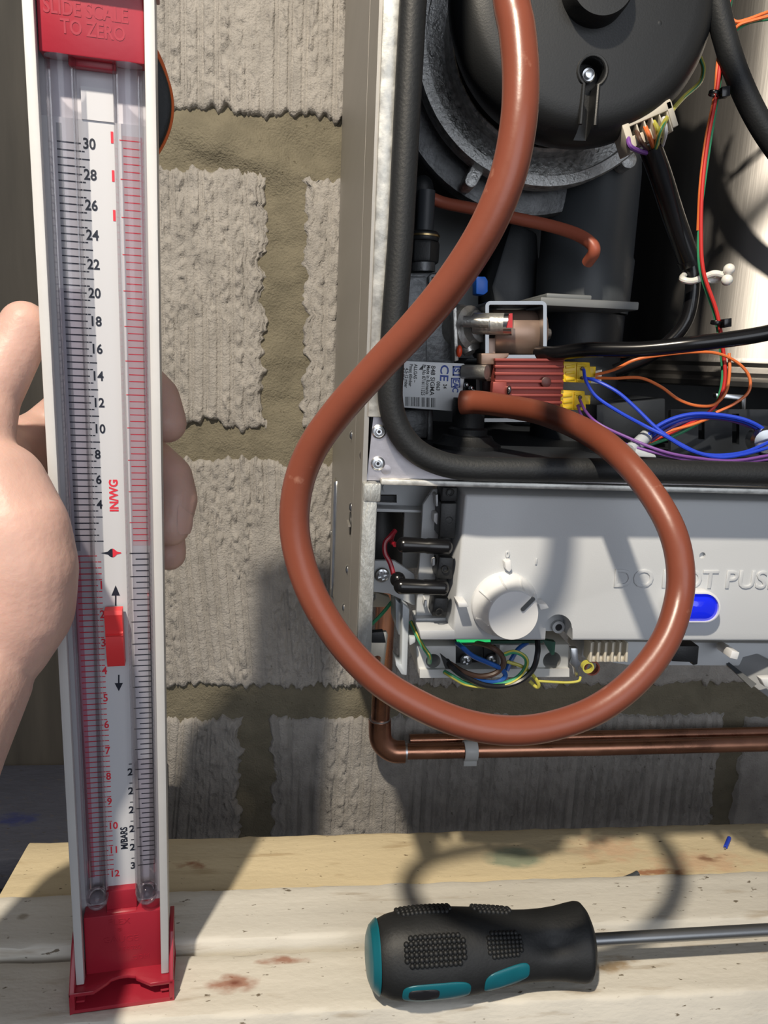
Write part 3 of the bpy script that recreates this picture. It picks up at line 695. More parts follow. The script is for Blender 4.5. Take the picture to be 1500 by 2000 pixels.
for (x0,y0,x1,y1,dx) in [(1101,706,1158,750,0),(1096,762,1148,804,0)]:
    mb = MB(); Y_ = .398
    mb.slab([(x0,y0),(x1-6,y0+2),(x1-3,y1-2),(x0-2,y1-4)], Y_, .010)
    mb.slab([(x1-6,y0+10),(x1+6,y0+10),(x1+5,y1-14),(x1-5,y1-14)], Y_+.001, .006)
    for k in range(3): mb.slab([(x0+4,y0+8+12*k),(x0+22,y0+6+12*k),(x0+22,y0+12+12*k),(x0+4,y0+14+12*k)], Y_-.0007, .001)
    mb.slab([(x0+26,y0+3),(x0+30,y0+3),(x0+29,y1-4),(x0+25,y1-4)], Y_-.0008, .001)
    mb.slab([(x0+26,y0+6),(x1-12,y0+7),(x1-12,y0+10),(x0+26,y0+10)], Y_-.0010, .0012)
    mb.slab([(x0+26,y1-10),(x1-12,y1-9),(x1-12,y1-6),(x0+26,y1-6)], Y_-.0010, .0012)
    part(mb, 'yellow_plug', 'yellow_plastic', gv, bevel=.0003, label='yellow plastic plug')
    for py in (y0+14, y1-12):
        mb = MB(); mb.lathe(P(x0+36,py,Y_), AX, [(.0010,-.001),(.0010,.0012),(.0006,.0013)], 10); part(mb, 'pin_hole', 'w_brown', gv)
mb = MB(); mb.slab([(1152,727),(1176,722),(1174,750),(1150,748)], .404, .002); part(mb, 'clear_tab', 'white_plastic', gv)
# data label: bent sheet over the front of the valve
mb = MB(); mb.slab([(775,704),(906,710),(910,714),(899,800),(894,804),(775,795)], .4075, .0012)
part(mb, 'data_label', 'label_white', gv, bevel=.0003, label='white data label with black print')
mb = MB(); mb.slab([(772,704),(905,711),(896,802),(772,793)], .4088, .012); part(mb, 'label_backing', 'valve_alu', gv)
LY = .40735
lex = Vector((P(843,792,LY)-P(847,712,LY))).normalized()      # reading direction: down the photo
ley = (P(905,712,LY)-P(820,706,LY)).normalized()              # 'up' of the letters: to the right
ink = MB()
def lab(t, px, py, capx, sx=1.0, al='LEFT', bold=.0): text_on(ink, t, P(px, py, LY), lex, ley, capx*1.65*mpp(px,py,LY), en=(0,-1,0), sx=sx, align=al, bold=bold)
B_ = .00006
lab('848 SIGMA', 846, 714, 7.5, 1.0, bold=B_)
lab('Made in Romania', 837, 713, 6, .82, bold=B_); lab('Pt. No 8716111325', 828.5, 712, 6, .76, bold=B_)
lab('ALLGAS \u2013', 812, 711, 5.5, .9, bold=B_); lab('Pmax 60mbar', 803, 711, 5.5, .85, bold=B_); lab('4,5-12 mbar', 794.5, 719, 5.5, .85, bold=B_); lab('24VDC', 787, 719, 5.5, .85, bold=B_)
lab('0063', 856, 745, 6, .9, bold=B_); lab('24', 869, 750, 6, .9, bold=B_)
ink.add([P(827,712,LY), P(818,722,LY), P(826,722,LY)], [(0,1,2)])
for i in range(6):
    for k in range(5):
        x = 792+i*10; wd = [5,2,4,1.5,3][(k+i) % 5]
        ink.add([P(x+k*1.7,775+i*.4,LY), P(x+k*1.7+wd*.28,775+i*.4,LY), P(x+k*1.7+wd*.28,793+i*.5,LY), P(x+k*1.7,793+i*.5,LY)], [(0,1,2,3)])
part(ink, 'label_print', 'ink_black', gv, smooth=0)
inkb = MB(); ink, kp_ = inkb, ink
lab('CE', 868, 712, 14, 1.15, bold=.00012)
mb = inkb
def ring_rect(x0, y0, x1, y1, t):
    for a, b_, c_, d_ in [(x0,y0,x1,y0+t),(x0,y1-t,x1,y1),(x0,y0,x0+t,y1),(x1-t,y0,x1,y1)]:
        mb.add([P(a,b_,LY), P(c_,b_,LY), P(c_,d_,LY), P(a,d_,LY)], [(0,1,2,3)])
ring_rect(884, 715, 901, 734, 3); lab('S', 892, 719, 9, 1.2, bold=.0001); ring_rect(881, 738, 899, 757, 2); lab('EAC', 890, 740, 10, .85, bold=.00012)
part(inkb, 'label_emblems', 'ink_blue', gv, smooth=0)

# --- floor fittings inside
mb = MB(); mb.slab([(1165,790),(1300,778),(1300,862),(1165,870)], .43, .05); part(mb, 'black_box', 'chamber_black', bevel=.001)
mb = MB(); mb.slab([(1310,800),(1520,800),(1520,895),(1310,890)], .40, .003)
slot = part(mb, 'slotted_plate', 'chamber_black', smooth=0)
mb = MB(); mb.slabc([(1364,806),(1376,806),(1376,858),(1364,858)], .40, .01, .03); mb.slabc([(1430,808),(1444,808),(1444,868),(1430,868)], .40, .01, .03); bool_cut(slot, mb)
mb = MB(); mb.slab([(1398,768),(1458,772),(1456,812),(1450,812),(1448,782),(1400,778)], .415, .004); part(mb, 'steel_bracket', 'bright_steel', bevel=.0005)
mb = MB(); mb.lathe(P(1496,862,.37), (-.3,-1,0), [(.0075,-.01),(.0075,0),(.006,.002),(.002,.0022)], 20); part(mb, 'drain_knob', 'chrome')
mb = MB(); mb.tube(pxpath([(1228,880,.37),(1245,868,.375),(1262,852,.38)], 4), .0035, 12); part(mb, 'clear_sleeve', 'clear_grey_plastic')
mb = MB(); mb.slab([(1242,876),(1280,888),(1283,894),(1240,892)], .36, .006); part(mb, 'clear_clip', 'clear_grey_plastic', bevel=.0005)

# --- cables and wires
def wire(name, pts, dpx, m, label=None, sub=8, n=8, parent=None):
    pth = pxpath(pts, sub); mid = pts[len(pts)//2]
    mb = MB(); mb.tube(pth, dpx*.5*mpp(*mid), n); return part(mb, name, m, parent, label=label)
wire('overflow_hose', [(1370,-160,.385),(1395,-20,.385),(1415,70,.385),(1445,160,.385),(1490,250,.385),(1560,350,.385),(1640,470,.385),(1700,620,.385),(1720,760,.39),(1725,880,.40)], 44, 'black_rubber', 'thick black rubber hose at the upper right', n=16)
slv = wire('cable_sleeve', [(1270,288,.396),(1291,345,.400),(1318,430,.405),(1348,513,.408)], 42, 'black_gloss', 'black sleeve over the fan cable', n=16)
wire('fan_cable', [(1335,480,.407),(1350,520,.408),(1352,570,.408),(1340,625,.408),(1310,665,.410),(1260,700,.414),(1200,725,.42)], 28, 'black_gloss', 'black fan cable', n=14)
wire('valve_cable', [(1050,690,.405),(1085,690,.395),(1150,683,.385),(1250,682,.372),(1350,672,.362),(1430,662,.358),(1500,650,.355),(1600,625,.355),(1750,610,.36),(1900,630,.38),(2000,690,.42),(2040,760,.46)], 31, 'black_gloss', 'black cable running right from the gas valve', n=14)
wire('earth_wire', [(1367,112,.41),(1374,135,.408),(1366,162,.406),(1335,190,.398),(1308,222,.386),(1290,255,.380),(1280,290,.392)], 9, 'w_yellow', 'green and yellow earth wire')
wire('earth_stripe', [(1368,115,.4085),(1374,137,.4065),(1366,164,.4045),(1335,192,.3965),(1308,224,.3845),(1290,257,.3785),(1280,290,.3905)], 3.5, 'w_green')
wire('plug_wire', [(1226,262,.384),(1230,284,.380),(1246,294,.384),(1266,300,.396)], 9, 'w_purple')
wire('plug_wire', [(1243,256,.384),(1252,277,.381),(1266,292,.394)], 9, 'w_brown')
wire('plug_wire', [(1260,248,.384),(1268,266,.381),(1277,290,.394)], 9, 'w_orange')
wire('plug_wire', [(1277,238,.384),(1284,254,.381),(1284,288,.394)], 9, 'w_yellow')
wire('plug_wire', [(1296,230,.384),(1300,257,.382),(1293,284,.394)], 9, 'w_white')
# red / green / orange loom
YL = .388
wire('loom_wire', [(1435,-40,YL),(1420,20,YL),(1408,110,YL),(1399,185,YL),(1383,270,YL),(1372,360,YL),(1369,450,YL),(1374,530,YL),(1400,610,YL),(1412,680,YL),(1416,740,YL),(1402,785,YL),(1370,815,YL),(1310,845,YL),(1258,868,YL)], 7.5, 'w_red', 'red wire of the loom beside the drum')
wire('loom_wire', [(1440,-40,YL+.003),(1424,20,YL+.003),(1412,110,YL+.003),(1402,185,YL+.003),(1388,270,YL+.003),(1375,360,YL+.003),(1365,450,YL+.003),(1368,530,YL+.003),(1395,612,YL+.003),(1407,680,YL+.003),(1411,740,YL+.003),(1398,790,YL+.003),(1370,822,YL+.003),(1320,850,YL+.003),(1262,872,YL+.003)], 6.5, 'w_green', 'green wire of the loom')
wire('loom_wire', [(1430,-40,YL+.001),(1415,30,YL+.001),(1402,120,YL+.001),(1396,185,YL+.001),(1379,270,YL+.001),(1368,360,YL+.001),(1363,450,YL+.003)], 6.5, 'w_orange', 'orange wire of the loom')
wire('loom_wire', [(1421,-20,.39),(1425,25,.39),(1436,42,.389),(1460,38,.388),(1505,22,.388),(1560,8,.392),(1640,5,.405),(1680,30,.425)], 6.5, 'w_orange', 'orange wire branching to the top right')
wire('loom_wire', [(1431,62,.39),(1445,48,.388),(1470,40,.387),(1510,30,.387),(1560,20,.392),(1640,16,.405),(1680,40,.425)], 6.5, 'w_orange')
wire('loom_wire', [(1434,62,.391),(1448,52,.390),(1470,42,.390),(1510,36,.390),(1560,28,.394),(1640,24,.406),(1680,48,.425)], 6.5, 'w_green')
wire('orange_wire', [(1163,732,.397),(1200,722,.392),(1240,703,.387),(1290,694,.385),(1350,688,.384),(1400,690,.384),(1440,708,.384),(1463,735,.384),(1462,765,.384),(1435,788,.384),(1398,806,.386)], 6, 'w_orange', 'long orange wire looping from the yellow plug')
wire('orange_wire', [(1163,738,.397),(1200,739,.392),(1250,738,.388),(1290,755,.386),(1325,780,.385),(1360,792,.385),(1395,790,.385),(1418,765,.385),(1425,725,.385),(1424,690,.387)], 6, 'w_orange')
wire('blue_wire', [(1140,722,.393),(1145,745,.388),(1165,775,.382),(1210,805,.376),(1260,832,.372),(1300,852,.366),(1345,878,.362),(1400,893,.360),(1450,888,.360),(1510,872,.362)], 7, 'w_blue', 'bright blue wire from the upper yellow plug')
wire('blue_wire', [(1140,738,.393),(1165,744,.386),(1205,765,.380),(1240,795,.376),(1285,838,.370),(1330,868,.365),(1380,888,.362),(1450,884,.362),(1510,860,.364)], 7, 'w_blue')
wire('blue_wire', [(1258,858,.378),(1285,832,.376),(1325,814,.374),(1370,808,.373),(1430,814,.372),(1470,826,.371),(1510,850,.371)], 8, 'w_blue')
wire('blue_wire', [(1262,862,.380),(1290,838,.378),(1330,820,.376),(1370,813,.375),(1430,818,.374),(1470,831,.373),(1510,858,.372)], 8, 'w_blue')
wire('purple_wire', [(1132,780,.393),(1145,805,.386),(1170,828,.378),(1220,852,.372),(1290,880,.364),(1350,893,.360),(1430,900,.358),(1510,888,.358)], 6, 'w_purple', 'purple wire from the lower yellow plug')
wire('purple_wire', [(1128,792,.393),(1138,815,.386),(1165,840,.378),(1215,865,.372),(1280,884,.366),(1350,899,.361),(1430,904,.359),(1510,896,.359)], 6, 'w_purple')
wire('purple_wire', [(1270,862,.382),(1310,836,.380),(1360,818,.378),(1420,820,.377),(1480,838,.376)], 6, 'w_purple')
wire('orange_wire', [(1262,868,.385),(1300,845,.384),(1350,830,.384),(1390,815,.384)], 6, 'w_orange')
def cable_tie(px, py, Y, s=1.0):
    c = P(px, py, Y); m_ = mpp(px, py, Y)
    mb = MB(); mb.lathe(c+Vector((-8*m_,0,0)), (.15,0,1), [(9*m_,-3.5*m_),(10.5*m_,-3.5*m_),(10.5*m_,3.5*m_),(9*m_,3.5*m_)], 18, close=True)
    mb.obox(c+Vector((8*m_,-.002,0)), (8*m_*s,0,1.5*m_), (0,.0022,0), (-1*m_,0,9*m_*s))
    part(mb, 'cable_tie', 'black_gloss', bevel=.0004, label='small black cable tie')
cable_tie(1402, 183, .386); cable_tie(1406, 631, .386, .9)
mb = MB(); mb.lathe(P(1347,511,.408), (P(1347,511,.408)-P(1330,465,.406)), [(.0052,-.0015),(.0062,-.0015),(.0062,.0015),(.0052,.0015)], 20, close=True); part(mb, 'sleeve_tie', 'black_gloss')
c = P(1352, 540, .402)
tw = pxpath([(1352,532,.414),(1336,538,.408),(1334,546,.400),(1352,549,.398),(1375,541,.398),(1395,534,.395),(1412,536,.395),(1424,527,.394)], 8)
mb = MB(); mb.tube(tw, [.0017]*len(tw), 10)
tw = pxpath([(1352,532,.414),(1368,536,.406),(1378,546,.399),(1398,547,.399),(1412,538,.397),(1420,545,.395)], 8)
mb.tube(tw, .0016, 10); mb.ball(P(1424,526,.392), 11*mpp(1424,526,.392), 10); mb.ball(P(1420,547,.392), 11*mpp(1420,547,.392), 10)
part(mb, 'twist_tie', 'nylon_white', label='white plastic twist tie with two round ends')

# --- control panel (part of the boiler)
PY_ = .302
CEX = (P(1400,1100,PY_)-P(900,1100,PY_)); CEX = Vector((1,0,0)); CEZ = Vector((0,0,1))
mb = MB()
zt_, zb_ = P(900,966,PY_).z, P(1000,1251,PY_).z
xr_ = P(2050,1100,PY_).x
# face is a shallow tray: front face, sloping left flank, roof
xa, xb = P(909,966,PY_).x, P(884,1246,PY_).x
f0 = [Vector((xa,PY_,zt_)), Vector((xr_,PY_,zt_)), Vector((xr_,PY_,zb_)), Vector((xb,PY_,zb_))]
b0 = [Vector((xa-.0022,PY_+.024,zt_+.004)), Vector((xr_,PY_+.024,zt_+.004)), Vector((xr_,PY_+.024,zb_)), Vector((xb-.0022,PY_+.024,zb_))]
mb.add(f0+b0, [(0,1,2,3),(4,7,6,5),(0,4,5,1),(1,5,6,2),(2,6,7,3),(3,7,4,0)])
cp = part(mb, 'control_panel', 'panel_grey', bevel=.0012, seg=3, label='light grey plastic control panel with a white knob')
def panel_cut(mb): bool_cut(cp, mb)
c = P(1372,1085,PY_); m_ = mpp(1372,1085,PY_)
mb = MB(); mb.lathe(c+Vector((0,-.004,0)), (0,1,0), [(6.5*m_,0),(6.5*m_,.0055)], 20); panel_cut(mb)
# arched screw pocket at the bottom edge
ar = [(1064,1262),(1066,1228)] + [(1091+26*math.cos(math.radians(a)), 1226-26*math.sin(math.radians(a))) for a in range(180,-1,-15)] + [(1118,1228),(1119,1262)]
mb = MB(); mb.slabc(ar, PY_, .004, .016); panel_cut(mb)
mb = MB(); mb.lathe(P(1088,1222,PY_+.0122), AX, [(.0028,-.002),(.0028,.0022),(.0016,.0024),(.0016,.0006)], 20); part(mb, 'screw_post', 'panel_grey', cp)
mb = MB(); mb.lathe(P(1088,1222,PY_+.0120), AX, [(.0016,0),(.0016,.0016)], 14); part(mb, 'screw_bore', 'ink_black', cp)
# knob
kb, kf = P(984,1176,PY_), P(1003,1206,.2865)
rb_, rf_ = 65*mpp(984,1176,PY_), 51*mpp(1003,1206,.2865)
ax_ = Vector((0,-1,0)); kL = PY_-.2865
kcx, kcz = (kb.x+kf.x)/2, (kb.z+kf.z)/2
mb = MB(); mb.lathe((kcx,PY_,kcz), ax_, [(rb_*1.0,-.001),(rb_*1.0,.0018),(rb_*.985,.0024),(rb_*.94,.003),(rf_*1.08,kL*.45),(rf_*1.01,kL-.0012),(rf_*.99,kL-.0004),(rf_*.96,kL)], 64)
kn = part(mb, 'knob', 'knob_white', cp, smooth=30, label='white rotary knob')
p0, p1 = P(1041,1170,.2862), P(1021,1190,.2862); dv = (p1-p0); dn = dv.cross(Vector((0,1,0))).normalized()*3.6*m_
mb = MB(); ends = []
for k in range(9): a = math.pi*k/8; ends.append(p0 + dn*math.cos(a) - dv.normalized()*math.sin(a)*3.6*m_)
for k in range(9): a = math.pi+math.pi*k/8; ends.append(p1 + dn*math.cos(a) - dv.normalized()*math.sin(a)*3.6*m_)
mb.prism([Vector((e.x,.2858,e.z)) for e in ends], (0,.0012,0)); part(mb, 'knob_pointer', 'dark_grey_plastic', cp)
for a in (65, 105, 150, 205, 250, 300, 350, 25):
    d = Vector((math.cos(math.radians(a)),0,math.sin(math.radians(a))))
    mb = MB(); mb.tube([Vector((kcx,PY_-.0030,kcz))+d*rb_*.945, Vector((kcx,PY_-kL*.45,kcz))+d*rf_*1.085, Vector((kcx,PY_-kL+.0015,kcz))+d*rf_*1.012], [.0005,.0005,.0003], 6); part(mb, 'knob_rib', 'knob_white', cp)
# little position tabs
for poly, dep in [([(986,1098),(998,1094),(1000,1112),(995,1118),(988,1112)], .004), ([(894,1177),(912,1177),(916,1186),(896,1187)], .008), ([(1052,1180),(1068,1180),(1073,1188),(1056,1192)], .008)]:
    mb = MB(); mb.slab(poly, PY_-dep, dep+.001); part(mb, 'position_tab', 'knob_white', cp, bevel=.0004)
def emboss(t, px, py, cap, al='LEFT', sx=1.0, h=.00025, name='embossed_lettering', shear=0.0):
    mb = MB(); text_on(mb, t, P(px,py,PY_-.0001), CEX, CEZ+CEX*shear, cap*1.42*mpp(px,py,PY_), en=(0,-1,0), extrude=h, sx=sx, align=al, bevel=.00022)
    part(mb, name, 'panel_grey', cp, smooth=45)
emboss('DO NOT PUSH', 1197, 1131, 36, sx=1.04)
emboss('0', 991, 1083, 12, 'CENTER', h=.00025); emboss('1', 1047, 1097, 11, 'CENTER', h=.00025)
# blue lit button
def pill(cx, cy, hw, hh, Y):
    return [P(cx+(hw-hh)+hh*math.cos(math.radians(a)), cy-hh*math.sin(math.radians(a)), Y) for a in range(90,-91,-12)] + \
           [P(cx-(hw-hh)+hh*math.cos(math.radians(a)), cy-hh*math.sin(math.radians(a)), Y) for a in range(270,89,-12)]
mb = MB(); mb.prism(pill(1359,1186,50,31,PY_-.006), (0,.0065,0)); bz = part(mb, 'button_bezel', 'knob_white', cp, bevel=.0006)
mb = MB(); mb.prism([q_-Vector((0,.004,0)) for q_ in pill(1359,1187,45.5,27,PY_-.006)], (0,.0085,0)); bool_cut(bz, mb)
A = pill(1359,1187,45,26.5,PY_-.0036); cA = sum(A, Vector())/len(A)
mb = MB(); rings = [[cA + (p-cA)*s_ + Vector((0,d_,0)) for p in A] for s_, d_ in [(1.0,.002),(.99,0),(.93,-.0009),(.80,-.0018),(.5,-.0026),(.15,-.0029)]]
n = len(A); mb.add(sum(rings, []), [(i*n+k, i*n+(k+1)%n, (i+1)*n+(k+1)%n, (i+1)*n+k) for i in range(5) for k in range(n)]+[tuple(5*n+k for k in range(n))])
part(mb, 'button_lens', 'button_blue', cp, smooth=60, label='glowing blue oval button')
# left terminal bay: recessed plate, ears, black clamp bar, two black boots
mb = MB(); mb.slab([(826,985),(846,955),(890,955),(862,1215),(812,1214)], PY_+.016, .003)
mb.slab([(812,1208),(888,1206),(889,1213),(812,1214)], PY_+.012, .012)
bay = part(mb, 'terminal_bay', 'panel_grey', cp, bevel=.0006)
mb = MB(); mb.slab([(818,1231),(889,1231),(889,1250),(822,1250)], PY_, .022); part(mb, 'bay_ledge', 'panel_grey', cp, bevel=.0006)
ear = [(828,990),(828,970)]+[(846+18*math.cos(math.radians(a)), 972-18*math.sin(math.radians(a))) for a in range(180,89,-15)]+[(872,954),(872,990)]
mb = MB(); o_ = [P(a,b_,PY_+.006) for a,b_ in ear]
mb.prism(o_, (0,.012,0)); er = part(mb, 'bay_ear', 'panel_grey', cp, bevel=.0005)
mb = MB(); inn = [(832,985),(832,970)]+[(846+14*math.cos(math.radians(a)), 972-14*math.sin(math.radians(a))) for a in range(180,89,-15)]+[(880,958),(880,985)]
mb.slabc(inn, PY_+.006, .004, .013); bool_cut(er, mb)
mb = MB(); mb.slab([(851,967),(855,966),(856,988),(852,989)], PY_+.008, .008); part(mb, 'bay_rib', 'panel_grey', cp)
for poly in ([(848,1003),(857,1002),(857,1022),(853,1025),(847,1018)], [(845,1092),(850,1090),(850,1104),(845,1106)], [(830,1173),(834,1173),(834,1184),(829,1187)]):
    mb = MB(); mb.slab(poly, PY_+.009, .008); part(mb, 'bay_tab', 'knob_white', cp, bevel=.0003)
Yk = PY_+.004
mb = MB(); mb.slab([(864,952),(894,952),(893,980),(862,980)], Yk+.001, .013); mb.slab([(861,983),(893,983),(889,1052),(858,1050)], Yk-.001, .015)
mb.slab([(858,1088),(886,1090),(883,1132),(853,1130)], Yk, .014); mb.slab([(849,1168),(877,1169),(872,1207),(844,1204)], Yk+.001, .014)
mb.slab([(868,950),(892,950),(868,1205),(850,1205)], Yk+.006, .010)
part(mb, 'clamp_bar', 'black_plastic', cp, bevel=.0006, label='black terminal clamp bar')
for px, py in [(880,962),(877,1016),(870,1112),(858,1196)]:
    mb = MB(); c = P(px,py,Yk-.0008); pth = [c+Vector((math.cos(t),0,math.sin(t)))*6.5*m_ for t in [2*math.pi*k/20 for k in range(21)]]; mb.tube(pth, .0003, 6); part(mb, 'clamp_ring', 'black_plastic', cp)
for x0, y0, x1, y1 in [(789,1064,873,1068),(784,1145,866,1148)]:
    a, b_ = P(x0,y0,Yk-.004), P(x1,y1,Yk-.004); r_ = 15*m_; d = (b_-a)
    pr = []
    for k in range(7): t = k/6*math.pi/2; pr.append((r_*math.sin(t)+.00005, -r_*math.cos(t)))
    pr += [(r_*.93, d.length*.5), (r_*1.02, d.length*.55), (r_, d.length)]
    for k in range(1,6): t = k/6*math.pi/2; pr.append((r_*math.cos(t), d.length+r_*.7*math.sin(t)))
    mb = MB(); mb.lathe(a, d, pr, 24); part(mb, 'terminal_boot', 'black_gloss', cp, label='shiny black rubber terminal boot', smooth=50)
    if y0 > 1100: mb = MB(); mb.ball(P(777,1132,Yk), 15*m_, 10); part(mb, 'boot_cuff', 'black_gloss', cp)
wire('red_lead', [(772,1036,.315),(762,1048,.313),(752,1060,.312),(752,1080,.311),(762,1100,.310),(770,1128,.309)], 10, 'w_darkred', 'dark red lead', parent=cp)
wire('red_lead', [(768,1040,.318),(764,1056,.316),(772,1064,.312)], 10, 'w_darkred', parent=cp)
# grey tray behind, to the left
mb = MB(); mb.slab([(733,938),(850,940),(830,1000),(733,995)], .335, .003); mb.slab([(733,993),(832,997),(832,1002),(733,1000)], .325, .012); mb.slab([(733,938),(830,942),(830,946),(733,943)], .325, .012)
tr = part(mb, 'tray', 'panel_grey', bevel=.0005)
mb = MB(); mb.slabc([(733,966),(775,966),(775,982),(733,981)], .335, .005, .02); bool_cut(tr, mb)
mb = MB(); mb.slab([(733,968),(775,968),(775,980),(733,980)], .339, .003); part(mb, 'tray_slot', 'chamber_black')
mb = MB(); mb.lathe(P(758,952,.334), AX, [(.0024,-.001),(.0024,.0008),(.0004,.0009)], 18); part(mb, 'tray_peg', 'panel_grey')
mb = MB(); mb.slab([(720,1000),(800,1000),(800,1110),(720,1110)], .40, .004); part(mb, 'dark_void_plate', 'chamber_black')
mb = MB(); mb.lathe(P(742,1035,.37), (0,0,1), [(.012,-.022),(.013,-.006),(.0125,0),(.012,.004),(.010,.012),(.0095,.02)], 24); part(mb, 'pump_cap', 'black_plastic')
mb = MB(); mb.slab([(790,1000),(836,1000),(815,1110),(785,1110)], .345, .003); part(mb, 'tray_side', 'panel_grey', bevel=.0005)
# bracket plate with cross-head screw
mb = MB(); mb.slab([(718,1100),(724,1095),(770,1095),(810,1122),(812,1182),(805,1182),(760,1160),(722,1156),(717,1150)], .325, .003)
bp_ = part(mb, 'grey_bracket', 'panel_grey', bevel=.0006)
def cross_screw(px, py, Y, rpx, parent, m='chrome'):
    c = P(px,py,Y); m2 = mpp(px,py,Y); r_ = rpx*m2
    mb = MB(); mb.lathe(c, AX, [(r_,-.001),(r_,.0005),(r_*.85,.0012),(r_*.5,.0016),(r_*.15,.0017)], 24); s_ = part(mb, 'cross_screw', m, parent)
    cut = MB(); cut.obox(c+Vector((0,-.0016,0)), (r_*.55,0,r_*.2), (0,.0009,0), (-.07*r_*.5,0,.16*r_)); cut.obox(c+Vector((0,-.00161,0)), (-.2*r_,0,r_*.55), (0,.00091,0), (.16*r_,0,.06*r_)); bool_cut(s_, cut, True)
cross_screw(746, 1123, .3235, 15, bp_)
# lower left: beige pcb shelf, bracket, rails
mb = MB(); mb.slab([(708,1160),(716,1150),(760,1166),(764,1176),(752,1186),(708,1187)], .36, .004); sh = part(mb, 'beige_plate', 'cream_plastic', bevel=.0006)
cross_screw(722, 1165, .355, 13, sh, 'bright_steel')
mb = MB(); mb.slab([(700,1236),(755,1234),(758,1240),(756,1256),(751,1300),(745,1305),(722,1303),(719,1296),(722,1282),(716,1278),(694,1276),(694,1256)], .315, .0025)
br = part(mb, 'mounting_bracket', 'cream_steel', bevel=.0005, label='bare metal mounting bracket under the casing')
mb = MB(); mb.lathe(P(737,1288,.315), (0,1,0), [(8*m_,-.005),(8*m_,.006)], 20); mb.lathe(P(706,1262,.315), (0,1,0), [(7*m_,-.005),(7*m_,.006)], 20); bool_cut(br, mb)
mb = MB(); mb.lathe(P(706,1262,.3148), AX, [(12*m_,-.0005),(12*m_,.0012),(9*m_,.0016),(7.4*m_,.0010),(7.4*m_,-.0005)], 24, close=True); part(mb, 'eyelet', 'bright_steel', br)
mb = MB(); mb.slab([(719,1236),(749,1234),(754,1256),(726,1256)], .310, .004); part(mb, 'bracket_clip', 'black_plastic', br, bevel=.0004)
mb = MB(); mb.slab([(772,1170),(786,1182),(790,1245),(778,1240),(773,1225)], .325, .02); mb.slab([(786,1178),(800,1190),(795,1320),(784,1318),(773,1300),(772,1288),(784,1300)], .318, .012); mb.slab([(800,1245),(812,1245),(812,1255),(800,1262)], .315, .01)
part(mb, 'panel_rail', 'clear_grey_plastic', bevel=.0006, label='pale plastic rail under the panel')
wire('earth_wire', [(802,1214,.322),(812,1235,.318),(826,1262,.312),(838,1280,.310),(839,1294,.316)], 9, 'w_green', 'green and yellow earth wire under the panel')
wire('earth_stripe', [(803,1214,.3205),(813,1235,.3165),(827,1262,.3105),(839,1280,.3085),(840,1294,.3145)], 3.5, 'w_yellow')
wire('earth_wire', [(768,1172,.345),(745,1200,.345),(722,1222,.345),(706,1232,.345),(714,1242,.345),(722,1250,.335)], 7, 'w_green')
# terminal housing under the panel
mb = MB(); mb.slab([(812,1262),(1112,1258),(1110,1318),(818,1320)], .322, .030)
th_ = part(mb, 'terminal_housing', 'white_plastic', bevel=.0008, label='white terminal housing under the panel')
mb = MB()
for px, py, r in [(846,1291,15),(997,1302,13),(1078,1290,19)]: mb.lathe(P(px,py,.322), (0,1,0), [(r*m_*1.02,-.006),(r*m_*1.02,.018)], 24)
mb.slabc([(890,1262),(976,1260),(976,1306),(890,1308)], .322, .006, .016); bool_cut(th_, mb)
mb = MB(); mb.slab([(886,1258),(942,1257),(942,1302),(886,1304)], .330, .01); mb.slab([(944,1257),(976,1256),(976,1302),(944,1302)], .330, .01); part(mb, 'terminal_strip', 'black_plastic', th_, bevel=.0006)
for px, py in [(910,1289),(960,1289)]: cross_screw(px, py, .3285, 12, th_, 'chrome')
for px, py, r in [(846,1291,15),(997,1302,13),(1078,1290,19)]:
    mb = MB(); q_ = P(px,py,.322); mb.lathe((q_.x,.3395,q_.z), AX, [(r*m_,-.001),(r*m_,.0005)], 22); part(mb, 'grommet_hole', 'ink_black', th_)
mb = MB(); mb.slab([(890,1253),(1060,1251),(1060,1256),(890,1258)], .314, .03); part(mb, 'circuit_board', 'pcb_green')
mb = MB(); mb.slab([(893,1250),(958,1249),(958,1254),(893,1255)], .3135, .002); part(mb, 'green_led', 'led_green', label='thin green glow under the panel edge')
mb = MB(); mb.slab([(1060,1250),(1085,1254),(1083,1278),(1078,1280)], .314, .003); part(mb, 'board_corner', 'pcb_green')
mb = MB(); mb.slab([(820,1308),(1112,1306),(1112,1322),(820,1324)], .320, .004); part(mb, 'housing_lip', 'white_plastic', th_)
Yw = .306
wire('mains_wire', [(893,1256,.315),(905,1266,Yw),(925,1282,Yw),(955,1295,Yw),(978,1306,Yw),(987,1320,Yw),(972,1332,Yw),(940,1330,Yw),(905,1318,Yw),(880,1300,Yw+.004)], 10, 'w_mblue', 'blue mains wire loop')
wire('mains_wire', [(900,1255,.318),(930,1256,.314),(960,1264,Yw),(980,1280,Yw),(982,1300,Yw),(965,1316,Yw),(935,1321,Yw),(905,1312,Yw),(885,1300,Yw+.004),(868,1290,.312)], 11, 'w_brown', 'brown mains wire loop')
wire('mains_wire', [(1050,1252,.31),(1050,1275,Yw-.002),(1042,1305,Yw-.003),(1020,1328,Yw-.003),(985,1340,Yw-.003),(945,1338,Yw-.003),(905,1320,Yw-.001),(885,1305,Yw),(872,1290,.31)], 11, 'w_black', 'black mains wire loop')
wire('mains_wire', [(985,1278,Yw),(1005,1273,Yw-.001),(1025,1283,Yw-.002),(1028,1300,Yw-.002),(1012,1322,Yw-.002),(985,1335,Yw-.002),(950,1340,Yw-.001),(910,1335,Yw),(885,1322,Yw),(868,1312,.31)], 9, 'w_green', 'green and yellow mains wire loop')
